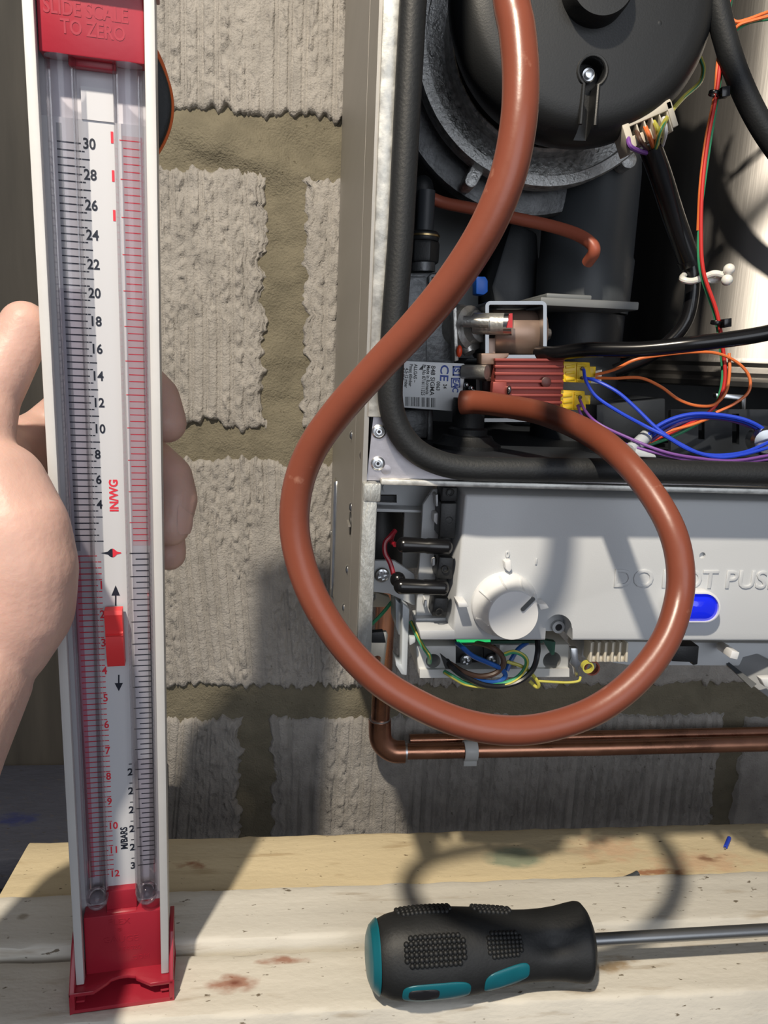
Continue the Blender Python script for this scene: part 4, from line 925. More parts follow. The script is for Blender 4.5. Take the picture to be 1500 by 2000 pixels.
wire('mains_stripe', [(985,1276,Yw-.0013),(1005,1271,Yw-.0024),(1026,1282,Yw-.0034),(1030,1300,Yw-.0034),(1014,1324,Yw-.0034),(986,1338,Yw-.0034),(950,1343,Yw-.0024),(910,1338,Yw-.0014),(885,1325,Yw-.0014),(868,1314,.3086)], 4, 'w_yellow')
wire('mains_wire', [(990,1292,Yw+.001),(1020,1302,Yw),(1040,1318,Yw),(1052,1336,Yw),(1048,1342,Yw+.001),(1034,1330,Yw+.002)], 7, 'w_yellow')
wire('mains_wire', [(1030,1255,.316),(1012,1268,.313),(998,1290,.311),(990,1310,.31)], 9, 'w_mblue')
wire('thin_earth', [(1050,1330,Yw),(1080,1332,Yw),(1110,1333,Yw),(1130,1330,Yw),(1134,1322,Yw+.001)], 5, 'w_yellow', 'thin yellow wire to the spade terminal')
mb = MB(); mb.slab([(862,1282),(888,1302),(882,1308),(870,1306)], .308, .004); part(mb, 'cable_ferrule', 'black_plastic')
mb = MB(); mb.slab([(1114,1266),(1129,1266),(1130,1288),(1136,1296),(1130,1304),(1132,1322),(1125,1324),(1121,1304),(1114,1298),(1117,1288)], .308, .003); part(mb, 'spade_terminal', 'bright_steel', bevel=.0006, label='bare metal spade terminal')
mb = MB(); mb.lathe(P(1155,1303,.320), AX, [(13*m_,-.0016),(16*m_,-.0016),(16*m_,.0016),(13*m_,.0016)], 22, close=True); part(mb, 'orange_loop', 'thin_hose')
mb = MB(); mb.lathe(P(1147,1302,.310), AX, [(9*m_,-.0014),(12*m_,-.0014),(12*m_,.0014),(9*m_,.0014)], 22, close=True); part(mb, 'yellow_loop', 'w_yellow')
mb = MB(); mb.slab([(1154,1254),(1226,1254),(1223,1288),(1152,1286)], .312, .004)
for k in range(6): mb.slab([(1154+k*14,1256),(1158+k*14,1256),(1156+k*14,1294),(1151+k*14,1293)], .308, .008)
for k in range(5): mb.slab([(1157+k*14,1280),(1166+k*14,1280),(1165+k*14,1293),(1155+k*14,1293)], .310, .006)
part(mb, 'comb_connector', 'cream_plastic', bevel=.0003, label='cream comb connector under the panel')
mb = MB(); mb.slab([(1140,1252),(2040,1262),(2040,1306),(1225,1300),(1135,1285)], .325, .02); part(mb, 'rear_housing', 'panel_grey', bevel=.001)
mb = MB(); mb.slab([(1316,1262),(1366,1262),(1363,1298),(1354,1300),(1352,1294),(1312,1292)], .314, .012); part(mb, 'black_latch', 'black_plastic', bevel=.0005)
mb = MB(); mb.cyl(P(1408,1262,.322), P(1424,1272,.308), 10*m_, 18); mb.obox(P(1428,1275,.304), (.0018,0,-.0004), (0,.003,0), (.0003,0,.0017)); part(mb, 'white_peg', 'knob_white', bevel=.0003)
mb = MB(); a = [P(1400,1262,.335), P(1440,1256,.335), P(1580,1330,.30), P(1580,1400,.30), P(1500,1362,.31), P(1405,1290,.333)]
mb.prism(a, (0,.008,0)); part(mb, 'hinge_arm', 'hinge_grey', bevel=.001, label='grey hinged arm at the lower right')
mb = MB(); mb.prism([P(1405,1284,.3285), P(1412,1284,.3280), P(1478,1336,.3115), P(1468,1344,.3115)], (0,.003,0)); part(mb, 'arm_slot', 'dark_grey_plastic')
mb = MB(); mb.prism([P(1486,1326,.304), P(1510,1324,.302), P(1520,1346,.301), P(1494,1342,.304)], (0,.004,0)); part(mb, 'arm_tab', 'knob_white', bevel=.0004)

# ================================================================== COPPER PIPE
cpipe = thing('copper_pipe', tuple(P(750,1440,.575)), 'copper pipe with soldered elbow running below the boiler along the wall', 'pipe')
Yp = .570; RP = 18*mpp(760,1440,Yp)
e0, e1 = P(742,1442,Yp), P(776,1468,Yp)
mb = MB(); mb.tube([P(742,1430,Yp), Vector((P(742,1430,Yp).x, Yp, -.05))], RP*1.02, 28); mb.build('pipe_length', 'copper', cpipe)
mb = MB(); mb.tube([P(775,1468,Yp), P(1150,1461,Yp), P(1640,1449,Yp), P(2300,1433,Yp)], RP*.86, 28); mb.build('pipe_length', 'copper', cpipe)
el = [P(742,1405,Yp), P(742,1425,Yp), P(743,1440,Yp), P(748,1452,Yp), P(758,1462,Yp), P(772,1468,Yp), P(790,1468,Yp)]
mb = MB(); mb.tube(smooth_path(el, 4), RP*1.22, 28); mb.build('elbow', 'copper', cpipe)
mb = MB(); mb.tube([P(742,1402,Yp), P(742,1406,Yp)], RP*1.15, 28); mb.tube([P(788,1468,Yp), P(794,1468,Yp)], RP*1.10, 28); mb.build('solder_ring', 'solder', cpipe)
mb = MB(); c = P(918,1466,Yp); mb.lathe(c, (1,0,0), [(RP*.9,-.0055),(RP*1.12,-.0055),(RP*1.12,.0055),(RP*.9,.0055)], 26, close=True)
mb.box(c.x-.0055, c.x+.0055, Yp-.004, YW+.003, c.z-RP*1.6, c.z-RP*.8); mb.build('pipe_clip', 'white_plastic', cpipe, bevel=.0005)
cp2 = MB(); q = P(790,1440,.588); cp2.tube([P(800,1446,.590), P(1100,1440,.590), P(1640,1428,.590), P(2300,1412,.590)], RP*.7, 20)
cp2.build('pipe_length', 'copper', cpipe)

# ================================================================== TEST HOSE
hp = [(902,786,.383),(935,786,.378),(985,793,.364),(1050,805,.340),(1110,826,.310),(1170,858,.280),(1220,900,.262),(1270,960,.250),(1310,1030,.241),(1328,1100,.236),(1326,1170,.232),
      (1300,1250,.226),(1245,1325,.221),(1170,1383,.218),(1085,1416,.216),(1000,1427,.215),(910,1414,.216),(820,1378,.218),(735,1325,.221),(660,1245,.224),(605,1150,.227),
      (577,1050,.229),(580,960,.229),(608,880,.227),(660,805,.223),(735,720,.217),(810,640,.211),(880,555,.206),(945,455,.202),(990,350,.200),(1012,245,.200),(1017,150,.202),(1010,60,.205),(996,-30,.208)]
HP = [P(*p) for p in hp]
top = HP[-1]
HP += [top+Vector((-.004,.002,.035)), top+Vector((-.002,.004,.08)), top+Vector((.010,.006,.13)), top+Vector((.035,.008,.17)), top+Vector((.07,.01,.19))]
pth = smooth_path(HP, 7)
mb = MB(); rad = []
for i, p in enumerate(pth):
    rad.append(.0046+.0014*max(0, 1-i/45))
mb.tube(pth, rad, 24)
tag(mb.build('test_hose', 'brown_hose'), 'long brown rubber hose looping from the gas valve in front of the boiler', 'hose')

# ================================================================== SCREWDRIVER
sd = thing('screwdriver', tuple(PZ(940,1905,BZ)), 'black and teal screwdriver lying on the front plank of the bench', 'screwdriver')
zc = BZ+.0215
A0, A1 = PZ(716,1868,zc), PZ(1148,1836,zc)          # butt and collar centres
ax_ = (A1-A0); Ls = ax_.length; ax_.normalize(); up_ = Vector((0,0,1)); up_ = (up_-ax_*up_.dot(ax_)).normalized(); sd_ = ax_.cross(up_)
vw = (-(A0+A1)/2).normalized()                       # towards the camera
prof = [(0,.0),(.006,.45),(.02,.66),(.045,.80),(.09,.915),(.15,.975),(.22,1.0),(.30,1.0),(.38,.985),(.46,.95),(.54,.90),(.60,.86),(.66,.815),(.72,.80),(.79,.805),(.86,.84),(.92,.90),(.955,.925),(.975,.90),(.99,.72),(1.0,.60)]
R0 = .0195
def rad_at(t):
    for (a, ra), (b_, rb2) in zip(prof, prof[1:]):
        if a <= t <= b_: return R0*(ra+(rb2-ra)*(t-a)/(b_-a))
    return R0*.6
def section(t, ang):                                  # slightly triangular grip
    r_ = rad_at(t); tri = 1+.035*math.cos(3*ang)*min(1, t/.1)
    if t > .66:                                       # finger scallops near the collar
        s_ = math.exp(-((t-.80)/.07)**2); tri -= .17*s_*max(0, math.cos(3*ang+math.pi+.4))**2
    return r_*tri
def sd_pt(t, ang, dr=0.0):
    r_ = section(t, ang)+dr
    return A0+ax_*(t*Ls) + (up_*math.cos(ang) + sd_*math.sin(ang))*r_
mb = MB(); nt_, na = 60, 48
rows = [[sd_pt(i/nt_, 2*math.pi*k/na) for k in range(na)] for i in range(1, nt_+1)]
b0_ = len(mb.v); mb.v += sum(rows, []); n = len(rows)
mb.f += [(i*na+k, i*na+(k+1)%na, (i+1)*na+(k+1)%na, (i+1)*na+k) for i in range(n-1) for k in range(na)] + [tuple(range(na-1,-1,-1)), tuple((n-1)*na+k for k in range(na))]
hd = mb.build('handle', 'driver_black', sd, smooth=60)
angv = math.atan2(vw.dot(sd_), vw.dot(up_))           # angle of the side that faces the camera
mb = MB(); rows = []
for i in range(0, 13):
    t = .05*i/12 if i else .0004
    rows.append([sd_pt(t, 2*math.pi*k/na, .0006) + ax_*(-.0006) for k in range(na)])
mb.v += sum(rows, []); n = len(rows)
mb.f += [(i*na+k, i*na+(k+1)%na, (i+1)*na+(k+1)%na, (i+1)*na+k) for i in range(n-1) for k in range(na)] + [tuple(range(na))]
mb.build('end_cap', 'driver_teal', sd, smooth=60, label='teal end cap')
def patch(name, m, t0, t1, a0, a1, h, parent=hd, rnd=.5, skew=0.0):
    """raised pad with rounded ends that follows the handle"""
    mb = MB(); tc_, th2 = (t0+t1)/2, (t1-t0)/2; ac, ah = (a0+a1)/2, (a1-a0)/2
    loop = []
    q = 32
    for k in range(q):
        a = 2*math.pi*k/q; cx_, sx_ = math.cos(a), math.sin(a)
        e = .55; loop.append((math.copysign(abs(cx_)**e, cx_), math.copysign(abs(sx_)**e, sx_)))
    rings = [(1.0,-.0008),(1.0,h*.6),(.95,h),(.6,h),(.25,h)]
    vs = []
    for s_, d_ in rings: vs += [sd_pt(tc_+x*s_*th2, ac+y*s_*ah+skew*x, d_) for x, y in loop]
    mb.add(vs, [(i*q+k, i*q+(k+1)%q, (i+1)*q+(k+1)%q, (i+1)*q+k) for i in range(len(rings)-1) for k in range(q)]+[tuple((len(rings)-1)*q+k for k in range(q))])
    return mb.build(name, m, parent, smooth=60)
def knobs(t0, t1, a0, a1, nu, nv):
    pd = patch('grip_pad', 'driver_black', t0, t1, a0, a1, .0001)
    mb = MB(); r_ = .5*(t1-t0)*Ls/nu*1.12
    for i in range(nu):
        for j in range(nv):
            x = (i+.5)/nu*2-1; y = (j+.5)/nv*2-1
            if abs(x)**2.6+abs(y)**2.6*.9 > 1.15: continue
            c = sd_pt((t0+t1)/2+x*(t1-t0)/2*.94, (a0+a1)/2+y*(a1-a0)/2*.92, .0002)
            mb.ball(c, r_, 5)
    o = mb.build('grip_bumps', 'driver_black', hd, smooth=60); o['kind'] = 'stuff'
kS = -1.0
av = angv
knobs(.13,.41,av-.40,av+.38,13,6); knobs(.49,.66,av-.40,av+.32,9,6)
knobs(.12,.38,av-1.65,av-.85,13,6); knobs(.46,.65,av-1.55,av-.85,9,5)
tp = patch('teal_inlay', 'driver_teal', .13, .42, av+.72, av+1.30, .0005, sd)
patch('teal_inlay', 'driver_teal', .48, .68, av+.55, av+1.15, .0005, sd, skew=-.12)
patch('hanging_hole', 'ink_black', .155, .285, av+.84, av+1.16, .0008, sd)
S0, S1 = A1-ax_*.004, PZ(1900,1792,zc-.002)
dS = (PZ(1500,1816,zc)-S0).normalized()
mb = MB(); mb.tube([S0, S0+dS*.19, S0+dS*.20, S0+dS*.212], [.0031,.0031,.0034,.0012], 20); mb.build('shaft', 'shaft_steel', sd, label='plain grey steel shaft')

# offcuts on the bench
mb = MB(); mb.tube([PZ(1417,1654,BZ+.0016), PZ(1424,1637,BZ+.0018)], [.0013,.0013], 12); mb.ball(PZ(1424,1637,BZ+.0018), .0013, 6)
bo = mb.build('blue_wire_offcut', 'w_blue'); tag(bo, 'short blue wire offcut on the back plank of the bench', 'wire')
mb = MB(); mb.tube([PZ(1417,1654,BZ+.0016), PZ(1416,1657,BZ+.0016)], .0006, 8); mb.build('copper_end', 'chrome', bo)
mb = MB(); pth = smooth_path([PZ(1180,1722,BZ+.0006), PZ(1210,1718,BZ+.0012), PZ(1232,1713,BZ+.0018), PZ(1246,1706,BZ+.003)], 5); mb.tube(pth, [.0006+.0012*min(1,i/10) for i in range(len(pth))], 10)
tag(mb.build('sleeve_offcut', 'dark_grey_plastic'), 'dark grey cut piece of cable sleeve at the back plank gap', 'offcut')

# ================================================================== U-TUBE PRESSURE GAUGE
BL, BR = PZ(150,1978,BZ), PZ(328,1952,BZ)
eu = (BR-BL).normalized(); ew0 = Vector((eu.y,-eu.x,0))
O = (BL+BR)/2 - ew0*.004; O.z = BZ+.0002
TT = P(174,0,.288)
ev = (TT-O); ev = (ev-eu*ev.dot(eu)*.0).normalized(); eu = (eu-ev*eu.dot(ev)).normalized(); ew = eu.cross(ev)
GM = Matrix(((eu.x,ev.x,ew.x,O.x),(eu.y,ev.y,ew.y,O.y),(eu.z,ev.z,ew.z,O.z),(0,0,0,1)))
gauge = bpy.data.objects.new('pressure_gauge', None); COL.objects.link(gauge); gauge.matrix_world = GM; gauge['_off'] = (0,0,0); gauge.empty_display_size = .02
tag(gauge, 'white U-tube water pressure gauge with red ends held upright in a hand', 'gauge')
def G(px, py, w_):                                     # local (u, v, w) where the photo pixel meets the plane w
    d = ray(px, py); p0 = O+ew*w_; t = p0.dot(ew)/d.dot(ew); q = d*t-O
    return Vector((q.dot(eu), q.dot(ev), w_))
def gp(mb, name, m, parent=None, **k): return mb.build(name, m, parent or gauge, **k)
VT = G(174,0,0).y + .006
HW, LW, DP = .0207, .0036, .0150
VB = .0125
mb = MB(); mb.box(-HW+.001, HW-.001, VB, VT, -DP, -DP+.0016); ch = gp(mb, 'back_channel', 'rail_inner', bevel=.0003)
for s_ in (-1, 1):
    mb = MB(); a, b_ = sorted((s_*HW, s_*(HW-LW)))
    mb.prism([Vector((a,VB-.001,0)), Vector((b_,VB-.001,0)), Vector((b_,VB-.001,-.0042)), Vector((s_*(HW-.0016) if s_ < 0 else b_-LW+.0000+0.0020,VB-.001,-.0048)), Vector((a if s_ < 0 else s_*HW,VB-.001,-.0048))][:3]+[Vector((a,VB-.001,-.0042))], (0,VT-VB,0))
    a2, b2 = sorted((s_*HW, s_*(HW-.0016)))
    mb.box(a2, b2, VB-.001, VT, -DP, -.0040)
    gp(mb, 'side_rail', 'rail_white', bevel=.0005, label='white plastic side rail')
CW = -.0118
v_lo, v_hi = G(235,1735,CW).y-.004, G(180,235,CW).y
mb = MB(); mb.box(-HW+.0020, HW-.0020, v_lo, v_hi, -DP+.0016, CW-.0001); gp(mb, 'scale_card', 'card_white', smooth=0, label='white scale card')
mb = MB(); uu0, uu1 = G(158,180,CW).x, G(222,180,CW).x; mb.box(uu0, uu1, v_hi, G(190,172,CW).y, -DP+.0016, CW+.0004); gp(mb, 'card_tab', 'card_white', smooth=0)
# tubes
TR = .0050; TW = -.0066+.0002
uL, uR = G(155,300,TW).x-TR, (G(253,300,TW).x+G(283,1600,TW).x)/2
uR = min(uR, HW-.0016-TR-.0002)
vt0, vt1 = G(180,1752,TW).y, G(174,118,TW).y
for u_, lev in ((uL, G(140,566,TW).y), (uR, G(275,1492,TW).y)):
    mb = MB(); n = 28
    mb.tube([Vector((u_,vt0,TW)), Vector((u_,vt1,TW))], TR, n)
    t_ = gp(mb, 'measuring_tube', 'clear_tube', label='clear plastic measuring tube', smooth=60)
    mb = MB(); mb.tube([Vector((u_,vt0-.001,TW)), Vector((u_,lev,TW)), Vector((u_,lev+.0004,TW))], [TR*.80,TR*.80,TR*.72], n)
    gp(mb, 'water_column', 'gauge_fluid', t_, smooth=60)
    mb = MB(); mb.ball(Vector((u_,vt0-.001,TW)), TR*.98, 8, (1,1.1,1)); gp(mb, 'tube_end', 'clear_tube', t_)
# printed scale and tint bars
CP = CW
bk, rd, gt, pk, rs = MB(), MB(), MB(), MB(), MB()
def quad(mb, u0, v0, u1, v1, w_=CP): mb.add([Vector((u0,v0,w_)), Vector((u1,v0,w_)), Vector((u1,v1,w_)), Vector((u0,v1,w_))], [(0,1,2,3)])
v0s = G(215,1080,CP).y; v30 = G(166,281,CP).y; dv = (v30-v0s)/30
vin12 = G(217,1703,CP).y; di = (v0s-vin12)/12
uA, uB = uL-TR*.62, uL+TR*.98
h_ = .00022
U0 = uL+TR*1.02
for k in range(2, 61):
    v_ = v0s+dv*k*.5
    if k > 1: quad(bk, uA, v_-h_, uB, v_+h_)
    if k % 4 == 2: quad(bk, U0, v_-h_, U0+.0026, v_+h_)
    elif k % 2: quad(bk, U0, v_-h_, U0+.0010, v_+h_)
for n_ in range(4, 31, 2):
    text_on(bk, str(n_), Vector((U0+.0004+(.0012 if n_ < 10 else .0022),v0s+dv*n_,CP+.00004)), (1,0,0), (0,1,0), .0050, bold=.00012, sx=.88)
for k in range(0, 61):
    v_ = v0s-di*k*.2-.0012
    if v_ < vin12-.002: continue
    quad(rd, uA, v_-h_, uB, v_+h_)
    if k % 5 and k > 0: quad(rd, U0, v_-h_, U0+(.0014 if k < 30 else .0019), v_+h_)
for n_ in range(1, 13):
    text_on(rd, str(n_), Vector((U0+(.0011 if n_ < 10 else .0022),v0s-di*n_-.0012,CP+.00004)), (1,0,0), (0,1,0), .0050, bold=.00012, sx=.86)
uC, uD = uR-TR*.50, uR+TR*.70
for k in range(2, 61):
    v_ = v0s+di*k*.2
    quad(rd if k % 5 else rd, uC-(.0012 if k % 5 == 0 else 0), v_-h_*.8, uD, v_+h_*.8)
for k in range(0, 61):
    v_ = v0s-dv*k*.5-.0003
    quad(bk, uC-[.0016,0,.0006,0][k % 4]+(.0008 if k % 4 in (1,3) else 0), v_-h_, uD, v_+h_)
quad(rs, uD, v0s+.003, uD+.0006, v30+.004); quad(bk, uD-.0001, v0s-dv*30, uD+.0004, v0s)
quad(gt, uL-TR*.62, v0s+.001, uL-TR*.25, v30+.006, CP-.00003); quad(rs, uL-TR*.85, vin12-.002, uL-TR*.30, v0s-.001, CP-.00003)  # bars painted on the card to imitate refraction in the tube
quad(pk, uR-TR*.55, v0s+.003, uR+TR*.75, v30+.004, CP-.00006)
uN = uR-TR-.0012
for n_, yy in ((12,270),(11,345),(10,422)):
    text_on(rd, '1', Vector((uN,G(222,yy,CP).y,CP+.00004)), (1,0,0), (0,1,0), .0050, bold=.0002)
for n_, yy in (('2',1508),('2',1545),('2',1582),('2',1619),('2',1655),('3',1691)):
    q = G(259,yy,CP); text_on(bk, n_, Vector((uN,q.y,CP+.00004)), (1,0,0), (0,1,0), .0050, bold=.00014)
    quad(bk, uN-.0006, q.y+.0040, uN+.0008, q.y+.0044)
q = G(223,968,CP); text_on(rd, 'IN/WG', Vector((q.x,q.y,CP+.00004)), (0,1,0), (-1,0,0), .0046, en=(0,0,1), bold=.00015, sx=.95)
q = G(243,1637,CP); text_on(bk, 'M/BARS', Vector((q.x,q.y,CP+.00004)), (0,1,0), (-1,0,0), .0042, en=(0,0,1), bold=.00013, sx=.85)
# zero diamond and slide arrows
c = G(219,1080,CP); c.z = CP+.00005
def shape(pts, right): return [c+Vector((x*.00021,y*.00021,0)) for x, y in pts]
bk.add(shape([(-21,0),(-8,3),(-3,8),(1,9),(1,-9),(-3,-8),(-8,-3)],0), [tuple(range(7))]); rd.add(shape([(1,9),(4,8),(9,3),(17,1),(17,-1),(9,-3),(4,-8),(1,-9)],1), [tuple(range(8))])
for (px, yt, yb, up) in ((226,1143,1183,1),(232,1318,1350,-1)):
    a, b_ = G(px,yt,CP), G(px,yb,CP); a.z = b_.z = CP+.00005
    if up < 0: a, b_ = b_, a
    ax2 = (a-b_); L2 = ax2.length; ax2.normalize(); s2 = Vector((ax2.y,-ax2.x,0))
    bk.add([a, a-ax2*L2*.5+s2*.0017, a-ax2*L2*.5+s2*.0003, b_+s2*.0003, b_-s2*.0003, a-ax2*L2*.5-s2*.0003, a-ax2*L2*.5-s2*.0017], [(0,1,2,5,6),(2,3,4,5)])
for mb, nm, m in ((gt,'tube_tint','grey_tint'),(pk,'tube_tint','pink_tint'),(rs,'tube_tint','rose_tint'),(bk,'black_print','ink_navy'),(rd,'red_print','ink_red')):
    gp(mb, nm, m, smooth=0, fix=False)
# zero slider
a, b_ = G(222,1192,-.006), G(224,1304,-.006); u_ = (a.x+b_.x)/2; sw = 16.5*.000212
rows = []
for v_, w_ in [(0,-.010),(0,-.0055),(.06,-.0046),(.22,-.0052),(.36,-.0056),(.385,-.0049),(.40,-.0056),(.42,-.0049),(.445,-.0056),(.6,-.0050),(.75,-.0056),(.95,-.0066),(1,-.0072),(1,-.0115)]:
    vv = a.y+(b_.y-a.y)*v_; rows.append([Vector((u_+(x*sw)+.0003*v_,vv,w_)) for x in (-1,-.9,0,.9,1)])
mb = MB(); mb.grid(rows); nL = len(rows)
mb.f.append(tuple(i*5 for i in range(nL))); mb.f.append(tuple(i*5+4 for i in range(nL-1,-1,-1)))
gp(mb, 'zero_slider', 'slider_red', smooth=30, label='red zero slider')
# red end caps
tc0 = G(174,112,-.004).y
mb = MB(); mb.box(-HW+.0038, HW-.0038, tc0, VT+.006, -DP+.0016, -.0040); mb.box(-.0085, .0070, tc0-.0022, tc0+.002, -DP+.0016, -.0085); mb.box(-HW-.001, HW+.001, VT, VT+.010, -DP-.001, .001)
tcap = gp(mb, 'top_cap', 'gauge_red', bevel=.0005, label='red plastic top cap with embossed words')
for t, py, cx_ in (('SLIDE SCALE', 22, 168), ('TO ZERO', 60, 182)):
    q = G(cx_,py,-.0040); mb = MB(); text_on(mb, t, Vector((q.x,q.y,-.0040)), (1,0,0), (0,1,0), .0062, extrude=.00015, sx=.78, bold=.0001); gp(mb, 'embossed_lettering', 'gauge_red', tcap, smooth=0)
bc1 = G(235,1780,-.0075).y
mb = MB(); mb.box(-HW+.0036, HW-.0036, .006, bc1, -DP+.0016, -.0058)
u0_, u1_ = G(207,1740,-.009).x, G(267,1740,-.009).x
mb.box(u0_, u1_, bc1-.002, G(235,1734,-.010).y, -DP+.0016, -.0085)
mb.prism([Vector((u0_,bc1+.001,-.0085)), Vector((u1_,bc1+.001,-.0085)), Vector((u1_,bc1-.0005,-.0060)), Vector((u0_,bc1-.0005,-.0060))], (0,-.003,-.001))
bcap = gp(mb, 'bottom_cap', 'gauge_red', bevel=.0006, label='red plastic bottom cap with embossed words')
for t, px, py, sz in (('FLEX',237,1800,.0046),('\u00ae',238,1815,.0028),('GAUGE',240,1834,.0048),('754020',258,1851,.0034),('.COM',278,1868,.0034)):
    q = G(px,py,-.0058); mb = MB(); text_on(mb, t, Vector((q.x-.001,q.y,-.0058)), (1,0,0), (0,1,0), sz, extrude=.00016); gp(mb, 'embossed_lettering', 'gauge_red', bcap, smooth=0)
# foot: hollow box, arched front, tapering cheeks
FW = .0228; WF = .0045; WB = -.020
mb = MB()
mb.box(-FW, FW, 0, .0020, WB, WF)                                      # base plate
mb.box(-FW, FW, .002, .012, WB, WB+.002)                               # back
for s_ in (-1, 1):
    a, b_ = sorted((s_*FW, s_*(FW-.0020)))
    mb.prism([Vector((a,0,WF)), Vector((a,.0115,WF)), Vector((a,.030,-.006)), Vector((a,.032,-.010)), Vector((a,.032,WB)), Vector((a,0,WB))], (b_-a,0,0))
    mb.box(s_*(FW-.002)-.004*(s_ > 0), s_*(FW-.002)+.004*(s_ < 0), .0038, .0050, WB, WF-.002)
arch = [Vector((-FW,.0115,WF)), Vector((-FW,.0090,WF)), Vector((-.011,.0090,WF)), Vector((-.0060,.0095,WF-.0045)), Vector((-.0048,.0095,WF-.0058)), Vector((0,.0095,WF-.0066)), Vector((.0040,.0095,WF-.0058)), Vector((.0043,.0095,WF-.0045)), Vector((.011,.0090,WF)), Vector((FW,.0090,WF)), Vector((FW,.0115,WF))]
# roof of the foot, cut by the arch
roof = [(-FW,WF),(-.0125,WF),(-.0068,WF-.0040),(-.0054,WF-.0056),(-.002,WF-.0066),(.002,WF-.0066),(.0054,WF-.0056),(.0058,WF-.0044),(.0125,WF),(FW,WF),(FW,WB),(-FW,WB)]
mb.prism([Vector((x,.0096,z)) for x, z in roof], (0,.0019,0))
gp(mb, 'foot', 'gauge_red', bevel=.0004, label='open red plastic foot with arched cut-out')
# black and orange clip pad on the back of the gauge
cl = G(292,190,-.030); mb = MB(); out = []
va, vb = G(306,75,-.03).y, G(308,330,-.03).y
for k in range(25):
    t = k/24; out.append(Vector((G(300,190,-.03).x-.004+.0105*math.sin(math.pi*t)**.8, va+(vb-va)*t, -.026)))
out += [Vector((-.004,vb,-.026)), Vector((-.004,va,-.026))]
mb.prism(out, (0,0,-.008)); mb.box(-.003, .008, vb+.01, va-.01, -.0265, -DP); gp(mb, 'clip_pad', 'black_rubber', bevel=.0015, label='black rubber pad with orange edge behind the gauge')
mb = MB(); mb.tube([p+Vector((.0002,0,-.004)) for p in out[:25]], [.0022-.0014*min(1,i/7) for i in range(25)], 8); gp(mb, 'clip_trim', 'orange_rubber')

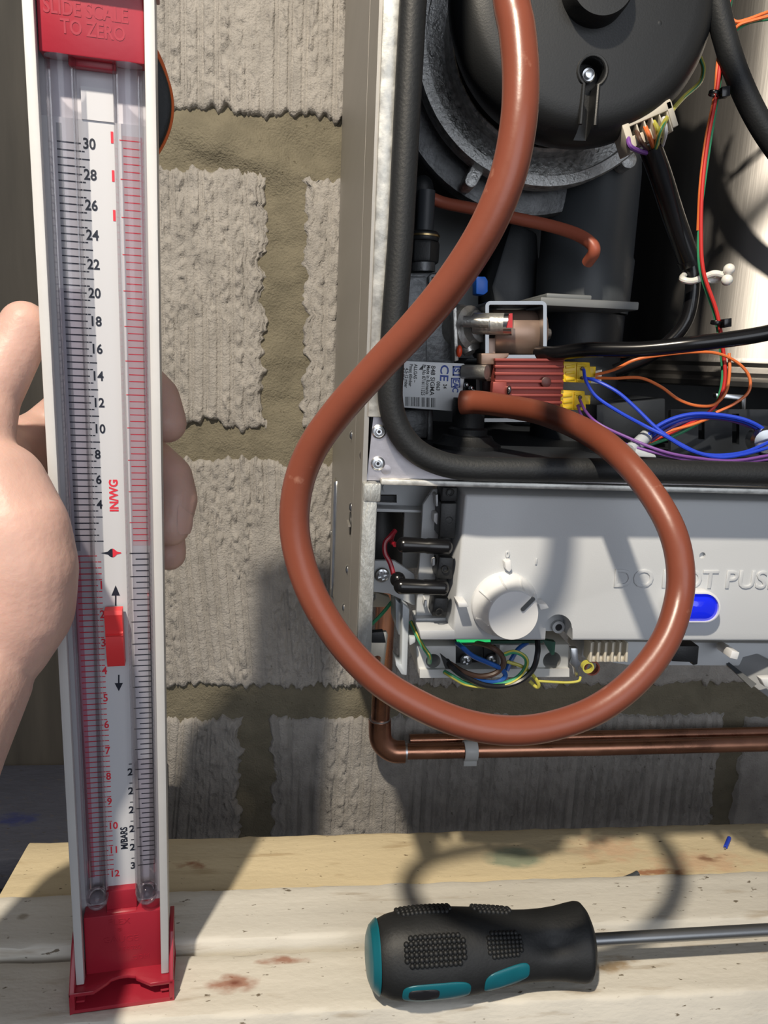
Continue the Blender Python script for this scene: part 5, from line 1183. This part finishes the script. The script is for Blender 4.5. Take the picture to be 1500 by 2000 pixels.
# ================================================================== HAND
def hand_mesh():
    mb = MB()
    def chain(pts):
        q = [(P(x,y,Y), r_) for x, y, Y, r_ in pts]
        for i, (c_, r_) in enumerate(q):
            mb.ball(c_, r_, 12)
            if i: mb.tube([q[i-1][0], c_], [q[i-1][1], r_], 24)
    Yg = .312
    # thumb laid up the left edge of the gauge
    chain([(47,634,.307,.0089),(30,674,.306,.0102),(2,722,.303,.0112),(-26,775,.300,.0117),(-48,850,.292,.0135),(-50,915,.286,.0155)])
    # ball of the thumb / heel of the hand in front of the rail
    chain([(-45,910,.286,.0150),(-10,960,.281,.0185),(22,1040,.276,.0200),(34,1110,.274,.0205),(32,1185,.274,.0200),(-5,1250,.272,.0190)])
    chain([(-70,980,.285,.023),(-64,1110,.279,.0245),(-66,1230,.276,.0255)])
    # wrist and forearm
    chain([(-20,1245,.272,.0185),(-80,1330,.264,.0240),(-150,1450,.250,.0265),(-330,1760,.205,.0310),(-760,2300,.13,.036)])
    chain([(-60,1230,.276,.024),(-150,1330,.270,.0265),(-230,1450,.252,.028),(-330,1760,.205,.0310)])
    # palm behind the thumb, running to the finger roots behind the gauge
    chain([(-60,920,.300,.018),(-10,900,.318,.0150),(20,890,.332,.0125)])
    chain([(-60,1000,.300,.020),(-10,980,.325,.0155),(30,970,.340,.0120)])
    chain([(-40,1080,.300,.020),(10,1060,.325,.0150),(40,1050,.338,.0115)])
    chain([(10,880,.332,.0125),(34,905,.335,.0125),(40,980,.339,.012),(44,1050,.338,.0115)])
    # fingers wrapped behind the gauge, tips showing on the right
    chain([(15,880,.332,.0110),(80,840,.354,.0095),(190,745,.360,.0092),(275,738,.354,.0090),(310,775,.345,.0090),(325,826,.339,.0088)])
    chain([(34,920,.338,.0108),(110,860,.356,.0093),(220,850,.360,.0090),(290,885,.352,.0088),(335,930,.343,.0092),(345,975,.337,.0092),(333,1030,.333,.0084)])
    chain([(40,1000,.340,.0105),(110,960,.358,.0090),(220,950,.362,.0086),(288,995,.356,.0082),(326,1042,.348,.0080),(331,1082,.344,.0076)])
    chain([(42,1060,.338,.0100),(110,1060,.356,.0082),(190,1070,.360,.0076),(250,1090,.350,.0070),(275,1110,.342,.0064)])
    me = bpy.data.meshes.new('hand'); me.from_pydata([tuple(v) for v in mb.v], [], mb.f)
    bm = bmesh.new(); bm.from_mesh(me); bmesh.ops.recalc_face_normals(bm, faces=bm.faces); bm.to_mesh(me); bm.free()
    o = bpy.data.objects.new('hand', me); COL.objects.link(o)
    m1 = o.modifiers.new('r', 'REMESH'); m1.mode = 'VOXEL'; m1.voxel_size = .0011
    m2 = o.modifiers.new('s', 'SMOOTH'); m2.factor = .6; m2.iterations = 14
    bpy.context.view_layer.update()
    nm = bpy.data.meshes.new_from_object(o.evaluated_get(bpy.context.evaluated_depsgraph_get()))
    o.modifiers.clear(); o.data = nm; bpy.data.meshes.remove(me)
    nm.shade_smooth(); nm.materials.clear(); nm.materials.append(M('skin')); return o
hand = hand_mesh(); tag(hand, 'bare left hand gripping the white pressure gauge', 'person')
hand.name = 'person'; hand['_off'] = (0,0,0)
def nail(px, py, Y, nrm, up, w_, l_, r_, R_):
    nrm = Vector(nrm).normalized(); c = P(px,py,Y)+nrm*R_; up = Vector(up); up = (up-nrm*up.dot(nrm)).normalized(); sd2 = up.cross(nrm)
    rows = []
    for i in range(9):
        t = i/8*2-1; row = []
        wd = w_*(1-.35*max(0, t)**3)*(1-.12*max(0,-t)**4)
        for k in range(9):
            a = (k/8-.5)*2
            row.append(c + up*(t*l_) + sd2*(a*wd) - nrm*((a*wd)**2/(2*r_)) - nrm*(t*l_)**2/(2*.03))
        rows.append(row)
    mb = MB(); mb.grid(rows); b0 = len(mb.v); mb.grid([[p-nrm*.0012 for p in r] for r in rows])
    mb.build('fingernail', 'nail', hand, smooth=60, fix=False)
nail(337, 1012, .3345, (.80,-.60,.05), (-.15,-.05,-1), .0046, .0062, .0085, .0090)

for o in bpy.data.objects:
    if '_off' in o: del o['_off']
